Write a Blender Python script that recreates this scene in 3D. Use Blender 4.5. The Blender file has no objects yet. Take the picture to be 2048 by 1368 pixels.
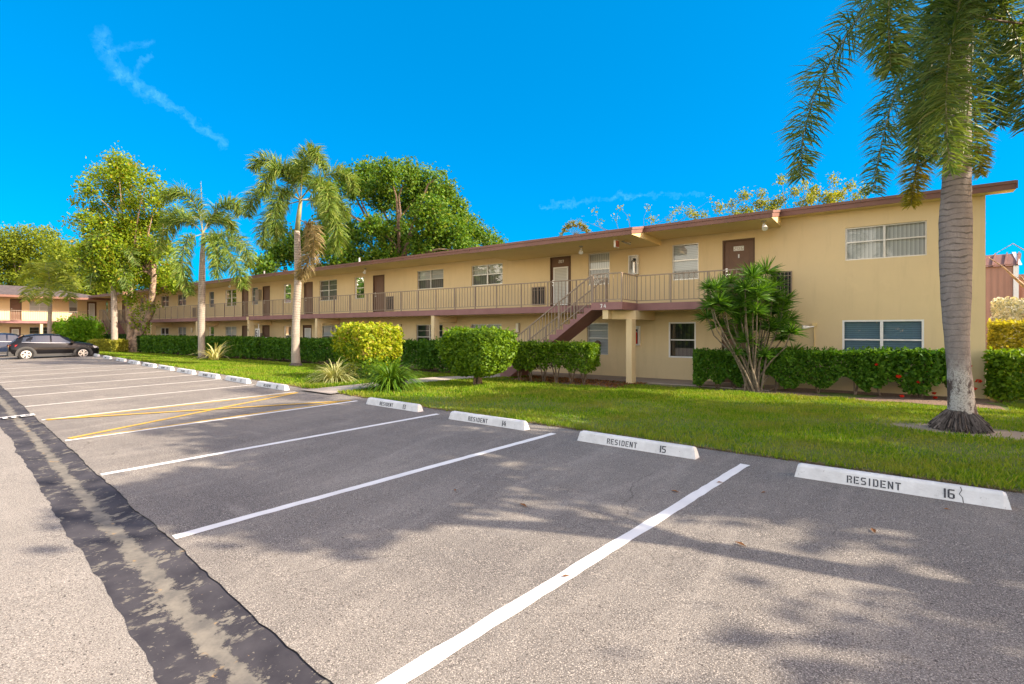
import bpy, bmesh, math, random
import numpy as np
from mathutils import Vector, Matrix
R = math.radians
rng = np.random.default_rng(7)
random.seed(7)
sc = bpy.context.scene
COL = sc.collection

# ---------------------------------------------------------------- camera, world, sun, exposure
F, CXP, HYP, CAMZ = 1020.0, 1024.0, 661.0, 1.87
CA, SA = 0.8073, 0.5902
cam_d = bpy.data.cameras.new("camera"); cam = bpy.data.objects.new("camera", cam_d); COL.objects.link(cam)
cam_d.sensor_width = 36; cam_d.lens = 36 * F / 2048; cam_d.clip_start = .05; cam_d.clip_end = 2000
cam_d.shift_y = -(684 - HYP) / 2048
cam.location = (0, 0, CAMZ)
cam.rotation_euler = (R(90), 0, math.atan2(SA, CA))
sc.camera = cam

SUN_EL = R(33); SUN_AZ = math.atan2(.378, .926)
SUN = Vector((math.cos(SUN_AZ) * math.cos(SUN_EL), math.sin(SUN_AZ) * math.cos(SUN_EL), math.sin(SUN_EL)))
sun_d = bpy.data.lights.new("sun", 'SUN'); sun_d.energy = 3.35; sun_d.angle = R(.55); sun_d.color = (1, .86, .68)
sun = bpy.data.objects.new("sun", sun_d); COL.objects.link(sun)
sun.rotation_euler = SUN.to_track_quat('Z', 'Y').to_euler(); sun.location = (20, 10, 30)

def build_world():
    w = bpy.data.worlds.new("World"); sc.world = w; w.use_nodes = True
    nt = w.node_tree; N = nt.nodes; L = nt.links; N.clear()
    def m(op, a, b=None, c=None):
        n = N.new('ShaderNodeMath'); n.operation = op
        for i, v in enumerate((a, b, c)):
            if v is None: continue
            if isinstance(v, (int, float)): n.inputs[i].default_value = v
            else: L.new(v, n.inputs[i])
        return n.outputs[0]
    def dot(a, vec):
        n = N.new('ShaderNodeVectorMath'); n.operation = 'DOT_PRODUCT'; L.new(a, n.inputs[0]); n.inputs[1].default_value = vec
        return n.outputs['Value']
    def mix(f, a, b, mode='MIX'):
        n = N.new('ShaderNodeMix'); n.data_type = 'RGBA'; n.blend_type = mode; n.clamp_factor = True
        for k, v in ((0, f), (6, a), (7, b)):
            if isinstance(v, (int, float)): n.inputs[k].default_value = v
            elif isinstance(v, tuple): n.inputs[k].default_value = v + (1,)
            else: L.new(v, n.inputs[k])
        return n.outputs[2]
    out = N.new('ShaderNodeOutputWorld'); bg = N.new('ShaderNodeBackground'); L.new(bg.outputs[0], out.inputs[0])
    sky = N.new('ShaderNodeTexSky'); sky.sky_type = 'NISHITA'; sky.sun_disc = False
    sky.sun_elevation = SUN_EL; sky.sun_rotation = math.pi / 2 - SUN_AZ; sky.air_density = 1; sky.dust_density = .6; sky.ozone_density = 2
    tc = N.new('ShaderNodeTexCoord'); d = tc.outputs['Generated']
    # deep blue to the north-west; the unseen rest is made paler for neutral shade
    f = dot(d, (-SA, CA, 0))
    deep = mix(1.0, sky.outputs[0], (.0, .335, .525), 'MULTIPLY')
    deep = mix(.55, deep, (.0, .71, 1.72))
    pale = mix(1.0, sky.outputs[0], (2.1, 1.34, .90), 'MULTIPLY')
    r = N.new('ShaderNodeMapRange'); r.interpolation_type = 'SMOOTHSTEP'; L.new(f, r.inputs[0])
    r.inputs[1].default_value = .12; r.inputs[2].default_value = .5
    col = mix(r.outputs[0], pale, deep)
    # thin cirrus streaks
    fs = m('MAXIMUM', f, .05); u = m('DIVIDE', dot(d, (CA, SA, 0)), fs); v = m('DIVIDE', dot(d, (0, 0, 1)), fs)
    wn = N.new('ShaderNodeTexNoise'); L.new(d, wn.inputs['Vector']); wn.inputs['Scale'].default_value = 22; wn.inputs['Detail'].default_value = 5; wn.inputs['Roughness'].default_value = .7
    ws = N.new('ShaderNodeSeparateColor'); L.new(wn.outputs['Color'], ws.inputs[0])
    u = m('ADD', u, m('MULTIPLY', m('SUBTRACT', ws.outputs[0], .5), .07)); v = m('ADD', v, m('MULTIPLY', m('SUBTRACT', ws.outputs[1], .5), .07))
    cmb = N.new('ShaderNodeCombineXYZ'); L.new(u, cmb.inputs[0]); L.new(v, cmb.inputs[1])
    noi = N.new('ShaderNodeTexNoise'); L.new(cmb.outputs[0], noi.inputs['Vector']); noi.inputs['Scale'].default_value = 42; noi.inputs['Detail'].default_value = 6; noi.inputs['Roughness'].default_value = .65
    for (a, b, wd, amt) in (((-.805, .578), (-.772, .5), .024, .36), ((-.772, .5), (-.69, .455), .017, .42), ((-.69, .455), (-.568, .368), .012, .42),
                            ((-.79, .545), (-.71, .565), .012, .25), ((-.74, .505), (-.715, .53), .01, .3), ((.06, .243), (.25, .262), .007, .35), ((.25, .262), (.38, .268), .004, .25)):
        bx, by = b[0] - a[0], b[1] - a[1]; l2 = bx * bx + by * by
        pu = m('SUBTRACT', u, a[0]); pv = m('SUBTRACT', v, a[1])
        t = m('MINIMUM', m('MAXIMUM', m('DIVIDE', m('ADD', m('MULTIPLY', pu, bx), m('MULTIPLY', pv, by)), l2), 0), 1)
        du = m('SUBTRACT', pu, m('MULTIPLY', t, bx)); dv = m('SUBTRACT', pv, m('MULTIPLY', t, by))
        dist = m('SQRT', m('ADD', m('MULTIPLY', du, du), m('MULTIPLY', dv, dv)))
        q = m('MAXIMUM', m('SUBTRACT', 1, m('DIVIDE', dist, wd)), 0)
        k = m('MULTIPLY', m('MULTIPLY', q, amt), m('MAXIMUM', m('MULTIPLY', m('SUBTRACT', noi.outputs[0], .36), 2.6), 0))
        col = mix(m('MULTIPLY', k, r.outputs[0]), col, (.6, 1.9, 3.4))
    L.new(col, bg.inputs[0]); bg.inputs[1].default_value = .15
build_world()
sc.view_settings.view_transform = 'Standard'; sc.view_settings.look = 'None'
sc.view_settings.exposure = 1.78; sc.view_settings.gamma = 1
sc.render.engine = 'CYCLES'
sc.cycles.max_bounces = 6; sc.cycles.diffuse_bounces = 4; sc.cycles.transparent_max_bounces = 12
sc.cycles.use_denoising = True

# ---------------------------------------------------------------- helpers
def tag(o, label=None, cat=None, group=None, kind=None):
    if label: o['label'] = label
    if cat: o['category'] = cat
    if group: o['group'] = group
    if kind: o['kind'] = kind
    return o
def empty(name, loc, rz=0):
    o = bpy.data.objects.new(name, None); COL.objects.link(o); o.location = loc; o.rotation_euler = (0, 0, rz); o.empty_display_size = .2
    return o
def link(name, me, mat, parent=None):
    o = bpy.data.objects.new(name, me); COL.objects.link(o)
    if mat is not None and not me.materials: me.materials.append(mat)
    if parent is not None: o.parent = parent
    return o
def off(parent):
    v = Vector((0, 0, 0))
    while parent is not None: v += Vector(parent.location); parent = parent.parent
    return v
class MB:
    def __init__(s): s.v = []; s.f = []
    def add(s, vs, fs):
        n = len(s.v); s.v += [tuple(p) for p in vs]; s.f += [tuple(i + n for i in f) for f in fs]; return s
    def box(s, x0, x1, y0, y1, z0, z1):
        return s.add([(x0, y0, z0), (x1, y0, z0), (x1, y1, z0), (x0, y1, z0), (x0, y0, z1), (x1, y0, z1), (x1, y1, z1), (x0, y1, z1)],
                     [(0, 3, 2, 1), (4, 5, 6, 7), (0, 1, 5, 4), (1, 2, 6, 5), (2, 3, 7, 6), (3, 0, 4, 7)])
    def quad(s, a, b, c, d): return s.add([a, b, c, d], [(0, 1, 2, 3)])
    def prism(s, poly, axis, a, b):   # poly in the two other axes
        def P(p, t):
            return (t, p[0], p[1]) if axis == 'x' else ((p[0], t, p[1]) if axis == 'y' else (p[0], p[1], t))
        n = len(poly)
        return s.add([P(p, a) for p in poly] + [P(p, b) for p in poly],
                     [tuple(range(n))[::-1], tuple(range(n, 2 * n))] + [(i, (i + 1) % n, n + (i + 1) % n, n + i) for i in range(n)])
    def tube(s, pts, rad, seg=8, cap=True):
        pts = [Vector(p) for p in pts]
        if isinstance(rad, (int, float)): rad = [rad] * len(pts)
        vs = []; prev = None
        for i, p in enumerate(pts):
            t = (pts[min(i + 1, len(pts) - 1)] - pts[max(i - 1, 0)]).normalized()
            if prev is None:
                a = t.cross(Vector((0, 1, 0)) if abs(t.y) < .9 else Vector((1, 0, 0))).normalized()
            else:
                a = (prev - t * prev.dot(t)); a = a.normalized() if a.length > 1e-6 else t.orthogonal().normalized()
            prev = a; b = t.cross(a)
            for k in range(seg):
                an = 2 * math.pi * k / seg; vs.append(p + (a * math.cos(an) + b * math.sin(an)) * rad[i])
        fs = []
        for i in range(len(pts) - 1):
            for k in range(seg):
                k2 = (k + 1) % seg; fs.append((i * seg + k, i * seg + k2, (i + 1) * seg + k2, (i + 1) * seg + k))
        if cap: fs += [tuple(range(seg))[::-1], tuple(range((len(pts) - 1) * seg, len(pts) * seg))]
        return s.add(vs, fs)
    def disc(s, c, r, axis='y', seg=24, th=.02):
        poly = [(r * math.cos(2 * math.pi * k / seg), r * math.sin(2 * math.pi * k / seg)) for k in range(seg)]
        o = {'x': (c[1], c[2]), 'y': (c[0], c[2]), 'z': (c[0], c[1])}[axis]; t = {'x': c[0], 'y': c[1], 'z': c[2]}[axis]
        return s.prism([(p[0] + o[0], p[1] + o[1]) for p in poly], axis, t, t + th)
    def build(s, name, mat, parent=None, smooth=False, world=True):
        me = bpy.data.meshes.new(name)
        o_ = off(parent) if (world and parent is not None) else Vector((0, 0, 0))
        me.from_pydata([(a - o_.x, b - o_.y, c - o_.z) for a, b, c in s.v], [], s.f)
        if smooth: me.polygons.foreach_set('use_smooth', [True] * len(me.polygons))
        bm = bmesh.new(); bm.from_mesh(me); bmesh.ops.recalc_face_normals(bm, faces=bm.faces); bm.to_mesh(me); bm.free()
        return link(name, me, mat, parent)
def np_obj(name, V, n, mat, parent=None, kind=None):
    V = np.asarray(V, dtype=np.float32).reshape(-1, 3)
    if parent is not None: V = V - np.array(off(parent), dtype=np.float32)
    k = len(V) // n
    me = bpy.data.meshes.new(name); me.vertices.add(len(V)); me.vertices.foreach_set('co', V.ravel())
    me.loops.add(len(V)); me.loops.foreach_set('vertex_index', np.arange(len(V), dtype=np.int32))
    me.polygons.add(k); me.polygons.foreach_set('loop_start', np.arange(0, len(V), n, dtype=np.int32))
    me.update(calc_edges=True); me.validate()
    o = link(name, me, mat, parent)
    if kind: o['kind'] = kind
    return o
def unit(a): return a / np.maximum(np.linalg.norm(a, axis=-1, keepdims=True), 1e-9)
def leaf_quads(c, L, W, bias=(0, 0, .5), jit=.35):
    n = len(c); nor = unit(rng.normal(size=(n, 3)) + np.asarray(bias)); a = unit(np.cross(nor, rng.normal(size=(n, 3)))); b = np.cross(nor, a)
    s = (1 + jit * rng.uniform(-1, 1, (n, 1)))
    a = a * L / 2 * s; b = b * W / 2 * s
    dn = nor * L * .12
    return np.stack([c - a - dn, c + b, c + a - dn, c - b], 1)
def at(px, py, Z):     # a point seen at (px,py) of the photograph, Z metres in front of the lens
    a = (px - CXP) / F; b = (HYP - py) / F
    return np.array(((a * CA - SA) * Z, (a * SA + CA) * Z, CAMZ + b * Z))
def ony(px, y): a = (px - CXP) / F; return y * (a * CA - SA) / (a * SA + CA)
EDGE = [(-75, 14.4), (-60, 13.0), (-48, 11.9), (-17, 8.75), (-8, 7.9), (-2, 7.55), (1.2, 7.45), (20, 7.0)]
def interp(x, P):
    for (x0, y0), (x1, y1) in zip(P, P[1:]):
        if x <= x1: return y0 + (y1 - y0) * (x - x0) / (x1 - x0)
    return P[-1][1]
def edge(x): return interp(x, EDGE)
def gut(x): return 1.61 - .096 * (x + 2.81)
def zg(x, y):
    g = gut(x); e = edge(x)
    if y < g - .55: return .0224 * g - .03 + .012 * min(8, (g - .55 - y))
    if y <= e: return .0224 * y
    z0 = .0224 * e; t = min(1, (y - e) / max(.1, 16 - e)); return z0 + (.06 - z0) * t

# ---------------------------------------------------------------- materials
def mat(name, base, rough=.7, var=None, scale=6, detail=5, bump=0, bscale=60, spec=.3, metal=0, extra=None, coat=0, dist=.02):
    m_ = bpy.data.materials.new(name); m_.use_nodes = True; nt = m_.node_tree; N = nt.nodes; L = nt.links
    b = N['Principled BSDF']; b.inputs['Base Color'].default_value = (*base, 1); b.inputs['Roughness'].default_value = rough
    b.inputs['Specular IOR Level'].default_value = spec; b.inputs['Metallic'].default_value = metal; b.inputs['Coat Weight'].default_value = coat
    tc = N.new('ShaderNodeTexCoord')
    if var:
        n = N.new('ShaderNodeTexNoise'); n.inputs['Scale'].default_value = scale; n.inputs['Detail'].default_value = detail; L.new(tc.outputs['Object'], n.inputs['Vector'])
        r = N.new('ShaderNodeValToRGB'); L.new(n.outputs[0], r.inputs[0])
        r.color_ramp.elements[0].position = .32; r.color_ramp.elements[1].position = .68
        r.color_ramp.elements[0].color = (*var, 1); r.color_ramp.elements[1].color = (*base, 1); L.new(r.outputs[0], b.inputs['Base Color'])
    if bump:
        n2 = N.new('ShaderNodeTexNoise'); n2.inputs['Scale'].default_value = bscale; n2.inputs['Detail'].default_value = 4; L.new(tc.outputs['Object'], n2.inputs['Vector'])
        bp = N.new('ShaderNodeBump'); bp.inputs['Strength'].default_value = bump; bp.inputs['Distance'].default_value = dist; L.new(n2.outputs[0], bp.inputs['Height']); L.new(bp.outputs[0], b.inputs['Normal'])
    return m_
def nodes(m_): nt = m_.node_tree; return nt, nt.nodes, nt.links, nt.nodes['Principled BSDF']
def mixc(nt, f, a, b, mode='MIX'):
    n = nt.nodes.new('ShaderNodeMix'); n.data_type = 'RGBA'; n.blend_type = mode
    for k, v in ((0, f), (6, a), (7, b)):
        if isinstance(v, (int, float)): n.inputs[k].default_value = v
        elif isinstance(v, tuple): n.inputs[k].default_value = v + (1,)
        else: nt.links.new(v, n.inputs[k])
    return n.outputs[2]
def mixc_f(nt, f, k):
    n = nt.nodes.new('ShaderNodeMath'); n.operation = 'MULTIPLY'; nt.links.new(f, n.inputs[0]); n.inputs[1].default_value = k; return n.outputs[0]
def noise(nt, vec, scale, detail=5, rough=.55, lo=None, hi=None, mapping=None, dist=0):
    N = nt.nodes
    if mapping:
        mp = N.new('ShaderNodeMapping'); mp.inputs['Scale'].default_value = mapping; nt.links.new(vec, mp.inputs[0]); vec = mp.outputs[0]
    n = N.new('ShaderNodeTexNoise'); n.inputs['Scale'].default_value = scale; n.inputs['Detail'].default_value = detail; n.inputs['Roughness'].default_value = rough; n.inputs['Distortion'].default_value = dist
    nt.links.new(vec, n.inputs['Vector'])
    if lo is None: return n.outputs[0]
    r = N.new('ShaderNodeMapRange'); nt.links.new(n.outputs[0], r.inputs[0]); r.inputs[1].default_value = lo; r.inputs[2].default_value = hi
    return r.outputs[0]
def asphalt(name, base, dark, light, wear, cracks=True):
    m_ = mat(name, base, .92, spec=.15); nt, N, L, b = nodes(m_)
    tc = N.new('ShaderNodeTexCoord'); o = tc.outputs['Object']
    c = mixc(nt, noise(nt, o, .45, 6, .6, .35, .7), dark, base)
    c = mixc(nt, noise(nt, o, 1.3, 8, .7, .52, .78, (1, .28, 1)), c, light)
    c = mixc(nt, noise(nt, o, .9, 4, .6, .62, .8, (.35, 1.6, 1)), c, wear)
    c = mixc(nt, mixc_f(nt, noise(nt, o, .55, 7, .7, .5, .75, (2.2, .5, 1), 1.2), .6), c, wear)
    c = mixc(nt, mixc_f(nt, noise(nt, o, .8, 7, .65, .55, .8, (1.6, .6, 1), .8), .5), c, dark)
    sp = noise(nt, o, 95, 2, .6, .41, .53); sp2 = noise(nt, o, 130, 1, .5, .58, .64)
    c = mixc(nt, sp, mixc(nt, 1.0, c, (.60, .58, .57), 'MULTIPLY'), c)
    c = mixc(nt, mixc_f(nt, sp2, .75), c, (.50, .45, .39))
    c = mixc(nt, noise(nt, o, 60, 1, .5, .68, .71), c, (.07, .062, .058))
    if cracks:
        wv = N.new('ShaderNodeTexNoise'); wv.inputs['Scale'].default_value = 1.5; wv.inputs['Detail'].default_value = 6; L.new(o, wv.inputs['Vector'])
        va = N.new('ShaderNodeVectorMath'); va.operation = 'MULTIPLY_ADD'; L.new(wv.outputs['Color'], va.inputs[0]); va.inputs[1].default_value = (.7, .7, 0); L.new(o, va.inputs[2])
        vo = N.new('ShaderNodeTexVoronoi'); vo.feature = 'DISTANCE_TO_EDGE'; vo.inputs['Scale'].default_value = .33; L.new(va.outputs[0], vo.inputs['Vector'])
        cr = N.new('ShaderNodeMapRange'); L.new(vo.outputs['Distance'], cr.inputs[0]); cr.inputs[1].default_value = .001; cr.inputs[2].default_value = .0035; cr.inputs[3].default_value = 1; cr.inputs[4].default_value = 0
        mk = N.new('ShaderNodeMath'); mk.operation = 'MULTIPLY'; L.new(cr.outputs[0], mk.inputs[0]); L.new(noise(nt, o, .7, 4, .6, .50, .6), mk.inputs[1])
        c = mixc(nt, mixc_f(nt, mk.outputs[0], .45), c, (.05, .045, .042))
    L.new(c, b.inputs['Base Color'])
    bp = N.new('ShaderNodeBump'); bp.inputs['Strength'].default_value = .55; bp.inputs['Distance'].default_value = .006
    L.new(noise(nt, o, 120, 3), bp.inputs['Height']); L.new(bp.outputs[0], b.inputs['Normal'])
    return m_
def leafmat(name, a, b_, trans=.35, rough=.55, c3=None, gloss=.25, patch=None):
    m_ = bpy.data.materials.new(name); m_.use_nodes = True; nt = m_.node_tree; N = nt.nodes; L = nt.links
    b = N['Principled BSDF']; out = N['Material Output']
    g = N.new('ShaderNodeNewGeometry')
    r = N.new('ShaderNodeValToRGB'); L.new(g.outputs['Random Per Island'], r.inputs[0])
    r.color_ramp.elements[0].color = (*a, 1); r.color_ramp.elements[1].color = (*b_, 1)
    if c3: e = r.color_ramp.elements.new(.9); e.color = (*b_, 1); r.color_ramp.elements[-1].color = (*c3, 1)
    rc = r.outputs[0]
    if patch:
        tc = N.new('ShaderNodeTexCoord'); rc = mixc(nt, mixc_f(nt, noise(nt, tc.outputs['Object'], .8, 6, .65, .45, .72), .8), rc, patch)
    L.new(rc, b.inputs['Base Color']); b.inputs['Roughness'].default_value = rough; b.inputs['Specular IOR Level'].default_value = gloss
    t = N.new('ShaderNodeBsdfTranslucent'); tcol = mixc(nt, 1.0, rc, (1.5, 1.35, .5), 'MULTIPLY'); L.new(tcol, t.inputs[0])
    mx = N.new('ShaderNodeMixShader'); mx.inputs[0].default_value = trans; L.new(b.outputs[0], mx.inputs[1]); L.new(t.outputs[0], mx.inputs[2]); L.new(mx.outputs[0], out.inputs[0])
    return m_
M = {}
M['lot'] = asphalt('lot_asphalt', (.228, .209, .187), (.150, .139, .131), (.285, .260, .230), (.35, .322, .285))
M['road'] = asphalt('road_asphalt', (.262, .243, .220), (.225, .210, .192), (.30, .278, .25), (.315, .292, .265))
def gutter_mat():
    m_ = mat('gutter', (.05, .05, .055), .85, spec=.2); nt, N, L, b = nodes(m_); tc = N.new('ShaderNodeTexCoord'); o = tc.outputs['UV']
    sx = N.new('ShaderNodeSeparateXYZ'); L.new(o, sx.inputs[0])
    ob = tc.outputs['Object']
    tan = mixc(nt, noise(nt, ob, 5, 8, .7, .35, .65), (.22, .20, .165), (.115, .108, .098))
    tan = mixc(nt, noise(nt, ob, 9, 3, .5, .66, .74), tan, (.42, .26, .10))
    blk = mixc(nt, noise(nt, ob, 2.2, 6, .6, .35, .7), (.032, .030, .037), (.075, .070, .077))
    # the sealer has peeled off along the middle of the gutter
    wob = noise(nt, ob, 6.5, 11, .82)
    cv = N.new('ShaderNodeMath'); cv.operation = 'MULTIPLY_ADD'; L.new(wob, cv.inputs[0]); cv.inputs[1].default_value = .75; cv.inputs[2].default_value = -.375
    s = N.new('ShaderNodeMath'); s.operation = 'ADD'; L.new(sx.outputs[1], s.inputs[0]); L.new(cv.outputs[0], s.inputs[1])
    a = N.new('ShaderNodeMath'); a.operation = 'SUBTRACT'; L.new(s.outputs[0], a.inputs[0]); a.inputs[1].default_value = .52
    ab = N.new('ShaderNodeMath'); ab.operation = 'ABSOLUTE'; L.new(a.outputs[0], ab.inputs[0])
    mr = N.new('ShaderNodeMapRange'); L.new(ab.outputs[0], mr.inputs[0]); mr.inputs[1].default_value = .095; mr.inputs[2].default_value = .125; mr.inputs[3].default_value = 1; mr.inputs[4].default_value = 0
    f1 = noise(nt, ob, 13, 8, .7, .53, .55, (1, .6, 1)); f2 = noise(nt, ob, 2.6, 4, .6, .51, .55); flm = N.new('ShaderNodeMath'); flm.operation = 'MULTIPLY'; L.new(f1, flm.inputs[0]); L.new(f2, flm.inputs[1]); f3 = noise(nt, ob, 30, 3, .6, .66, .68); fl_ = N.new('ShaderNodeMath'); fl_.operation = 'MAXIMUM'; L.new(flm.outputs[0], fl_.inputs[0]); L.new(f3, fl_.inputs[1]); fl = fl_.outputs[0]
    mxx = N.new('ShaderNodeMath'); mxx.operation = 'MAXIMUM'; L.new(mr.outputs[0], mxx.inputs[0]); L.new(fl, mxx.inputs[1])
    L.new(mixc(nt, mxx.outputs[0], blk, tan), b.inputs['Base Color'])
    bp = N.new('ShaderNodeBump'); bp.inputs['Strength'].default_value = .5; bp.inputs['Distance'].default_value = .006; L.new(mxx.outputs[0], bp.inputs['Height']); bp.invert = True; L.new(bp.outputs[0], b.inputs['Normal'])
    return m_
M['gutter'] = gutter_mat()
def paint_mat(name, base, under=(.26, .235, .21), lo=.70):
    m_ = mat(name, base, .75, spec=.25, bump=.3, bscale=150, dist=.004); nt, N, L, b = nodes(m_); tc = N.new('ShaderNodeTexCoord'); o = tc.outputs['Object']
    c = mixc(nt, noise(nt, o, 30, 6, .75, lo, lo + .05), mixc(nt, noise(nt, o, 3, 4, .6, .3, .7), base, tuple(x * .86 for x in base)), under)
    L.new(c, b.inputs['Base Color']); return m_
M['white_line_worn'] = paint_mat('white_line_worn', (.70, .67, .62), lo=.53)
M['white_line'] = paint_mat('white_line', (.80, .79, .77))
M['yellow_line'] = paint_mat('yellow_line', (.66, .40, .045), lo=.55)
M['stop'] = mat('stop_white', (.76, .76, .76), .65, bump=.45, bscale=38, dist=.008)
nt, N_, L_, b_ = nodes(M['stop']); tc_ = N_.new('ShaderNodeTexCoord'); o_ = tc_.outputs['Object']
c_ = mixc(nt, noise(nt, o_, 4, 7, .7, .4, .7), (.76, .76, .75), (.60, .60, .59)); c_ = mixc(nt, noise(nt, o_, 9, 8, .8, .62, .68, (.5, 1, 1)), c_, (.34, .33, .31)); c_ = mixc(nt, noise(nt, o_, 26, 4, .7, .68, .71), c_, (.20, .19, .18))
L_.new(c_, b_.inputs['Base Color'])
M['black_paint'] = mat('black_paint', (.03, .032, .045), .7, var=(.10, .10, .11), scale=60)
def wall_mat(name, c, stain, bumps=.22):
    m_ = mat(name, c, .88, bump=bumps, bscale=55, spec=.15, dist=.012); nt, N, L, b = nodes(m_); tc = N.new('ShaderNodeTexCoord'); o = tc.outputs['Object']
    k = mixc(nt, noise(nt, o, .35, 5, .6, .35, .72), c, stain)
    k = mixc(nt, noise(nt, o, 2.2, 7, .7, .56, .8, (1, 1, .3)), k, tuple(x * .9 for x in c))
    k = mixc(nt, mixc_f(nt, noise(nt, o, 3.2, 6, .7, .52, .80, (1, 1, .12)), .55), k, tuple(x * .78 for x in c))
    k = mixc(nt, mixc_f(nt, noise(nt, o, 1.1, 7, .75, .58, .66), .25), k, tuple(min(1, x * 1.12) for x in c))
    L.new(k, b.inputs['Base Color']); return m_
M['wall'] = wall_mat('stucco_yellow', (.71, .565, .335), (.63, .50, .30))
M['soffit'] = wall_mat('soffit_tan', (.78, .60, .30), (.72, .55, .27), .08)
M['mauve'] = mat('slab_mauve', (.285, .15, .145), .75, var=(.235, .12, .115), scale=2.5, bump=.1)
M['fascia'] = mat('fascia_brown', (.215, .108, .082), .6, var=(.175, .088, .068), scale=1.5)
M['roof'] = mat('roof_sheet', (.17, .10, .085), .85, var=(.13, .08, .07), scale=3, bump=.3)
M['shingle'] = mat('roof_shingle', (.12, .095, .09), .9, var=(.065, .052, .05), scale=5, bump=.5, bscale=25)
M['rail'] = mat('rail_taupe', (.30, .235, .18), .5, var=(.26, .205, .155), scale=3)
M['door'] = mat('door_brown', (.165, .095, .062), .55, var=(.145, .082, .054), scale=4, bump=.05)
M['doorframe'] = mat('doorframe_brown', (.115, .068, .045), .6)
M['white'] = mat('white_metal', (.78, .78, .77), .4, var=(.72, .72, .71), scale=8)
M['alu'] = mat('aluminium', (.62, .61, .58), .35, metal=.4)
M['jamb'] = mat('jamb', (.42, .32, .18), .8)
M['concrete'] = mat('concrete', (.44, .39, .33), .9, var=(.34, .30, .26), scale=3, detail=8, bump=.3, bscale=90, dist=.005)
M['walkfloor'] = mat('walk_floor', (.33, .27, .225), .85, var=(.27, .225, .19), scale=2, bump=.2)
M['dark'] = mat('dark_grille', (.018, .018, .02), .6)
M['black'] = mat('black_plastic', (.02, .02, .022), .5)
M['grey'] = mat('grey_box', (.36, .33, .27), .6)
M['steel'] = mat('steel', (.55, .55, .55), .3, metal=.8)
M['red'] = mat('red_paint', (.5, .02, .015), .35)
M['interior'] = mat('interior', (.05, .045, .04), .9)
M['lampglass'] = mat('lamp_glass', (.75, .70, .58), .3)
M['soil'] = mat('soil', (.16, .11, .075), .95, var=(.10, .07, .05), scale=14, bump=.8, bscale=40)
M['mulch'] = mat('mulch', (.30, .21, .155), .95, var=(.13, .085, .06), scale=38, detail=3, bump=1, bscale=45, dist=.04)
M['ground'] = mat('ground_green', (.10, .115, .04), .95, var=(.14, .12, .06), scale=.2)
def lawn_mat():
    m_ = mat('lawn', (.10, .13, .035), .95, bump=.7, bscale=30, dist=.04); nt, N, L, b = nodes(m_); tc = N.new('ShaderNodeTexCoord'); o = tc.outputs['Object']
    c = mixc(nt, noise(nt, o, .6, 6, .6, .35, .7), (.085, .15, .022), (.15, .16, .04))
    c = mixc(nt, noise(nt, o, 11, 4, .7, .55, .75), c, (.20, .16, .08))
    # a worn bare patch around the big palm
    mp = N.new('ShaderNodeMapping'); mp.vector_type = 'POINT'; mp.inputs['Location'].default_value = (-1.45 * .55, -11.75 * 1.5, 0); mp.inputs['Scale'].default_value = (.55, 1.5, 0); L.new(o, mp.inputs[0])
    ln = N.new('ShaderNodeVectorMath'); ln.operation = 'LENGTH'; L.new(mp.outputs[0], ln.inputs[0])
    ad = N.new('ShaderNodeMath'); ad.operation = 'ADD'; L.new(ln.outputs['Value'], ad.inputs[0]); L.new(noise(nt, o, 2.5, 5), ad.inputs[1])
    mr = N.new('ShaderNodeMapRange'); L.new(ad.outputs[0], mr.inputs[0]); mr.inputs[1].default_value = 1.1; mr.inputs[2].default_value = 1.5; mr.inputs[3].default_value = 1; mr.inputs[4].default_value = 0
    c = mixc(nt, mr.outputs[0], c, (.34, .27, .20)); L.new(c, b.inputs['Base Color']); return m_
M['lawn'] = lawn_mat()
M['blade'] = leafmat('grass_blade', (.048, .15, .004), (.22, .33, .012), .35, .6, c3=(.36, .29, .09), gloss=.15, patch=(.27, .25, .05))
M['thatch'] = leafmat('thatch', (.12, .08, .04), (.38, .28, .14), .1, .9)
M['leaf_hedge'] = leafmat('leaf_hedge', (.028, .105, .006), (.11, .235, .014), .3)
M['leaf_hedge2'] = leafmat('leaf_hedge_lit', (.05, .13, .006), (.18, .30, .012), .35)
M['leaf_yellow'] = leafmat('leaf_yellow', (.16, .26, .008), (.41, .44, .02), .4, c3=(.58, .38, .14))
M['leaf_ylow'] = leafmat('leaf_yellow_low', (.22, .24, .03), (.42, .40, .05), .4)
M['leaf_dark'] = leafmat('leaf_dark', (.022, .06, .012), (.055, .12, .02), .25)
M['leaf_ficus'] = leafmat('leaf_ficus', (.03, .10, .006), (.125, .225, .012), .38, c3=(.20, .22, .03))
M['leaf_almond'] = leafmat('leaf_almond', (.09, .18, .008), (.25, .33, .014), .45, c3=(.34, .22, .03))
M['leaf_bg'] = leafmat('leaf_bg', (.09, .15, .012), (.23, .28, .02), .45)
M['leaf_bright'] = leafmat('leaf_bright', (.10, .26, .01), (.24, .42, .02), .45)
M['leaf_sparse'] = leafmat('leaf_sparse', (.10, .17, .010), (.30, .30, .025), .45, c3=(.40, .27, .03))
M['leaf_silver'] = leafmat('leaf_silver', (.34, .36, .30), (.55, .55, .48), .2)
M['palm'] = leafmat('palm_leaf', (.05, .11, .02), (.17, .24, .055), .3, .5, c3=(.24, .24, .09))
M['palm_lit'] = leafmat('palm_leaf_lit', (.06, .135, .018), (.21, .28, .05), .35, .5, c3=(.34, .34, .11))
M['palm_dry'] = leafmat('palm_leaf_dry', (.20, .165, .075), (.36, .28, .14), .3, .6)
M['palm_y'] = leafmat('palm_leaf_yellow', (.17, .18, .02), (.36, .32, .04), .4, .5)
M['palm_small'] = leafmat('palm_leaf_small', (.14, .20, .02), (.34, .38, .05), .45, .5)
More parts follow.
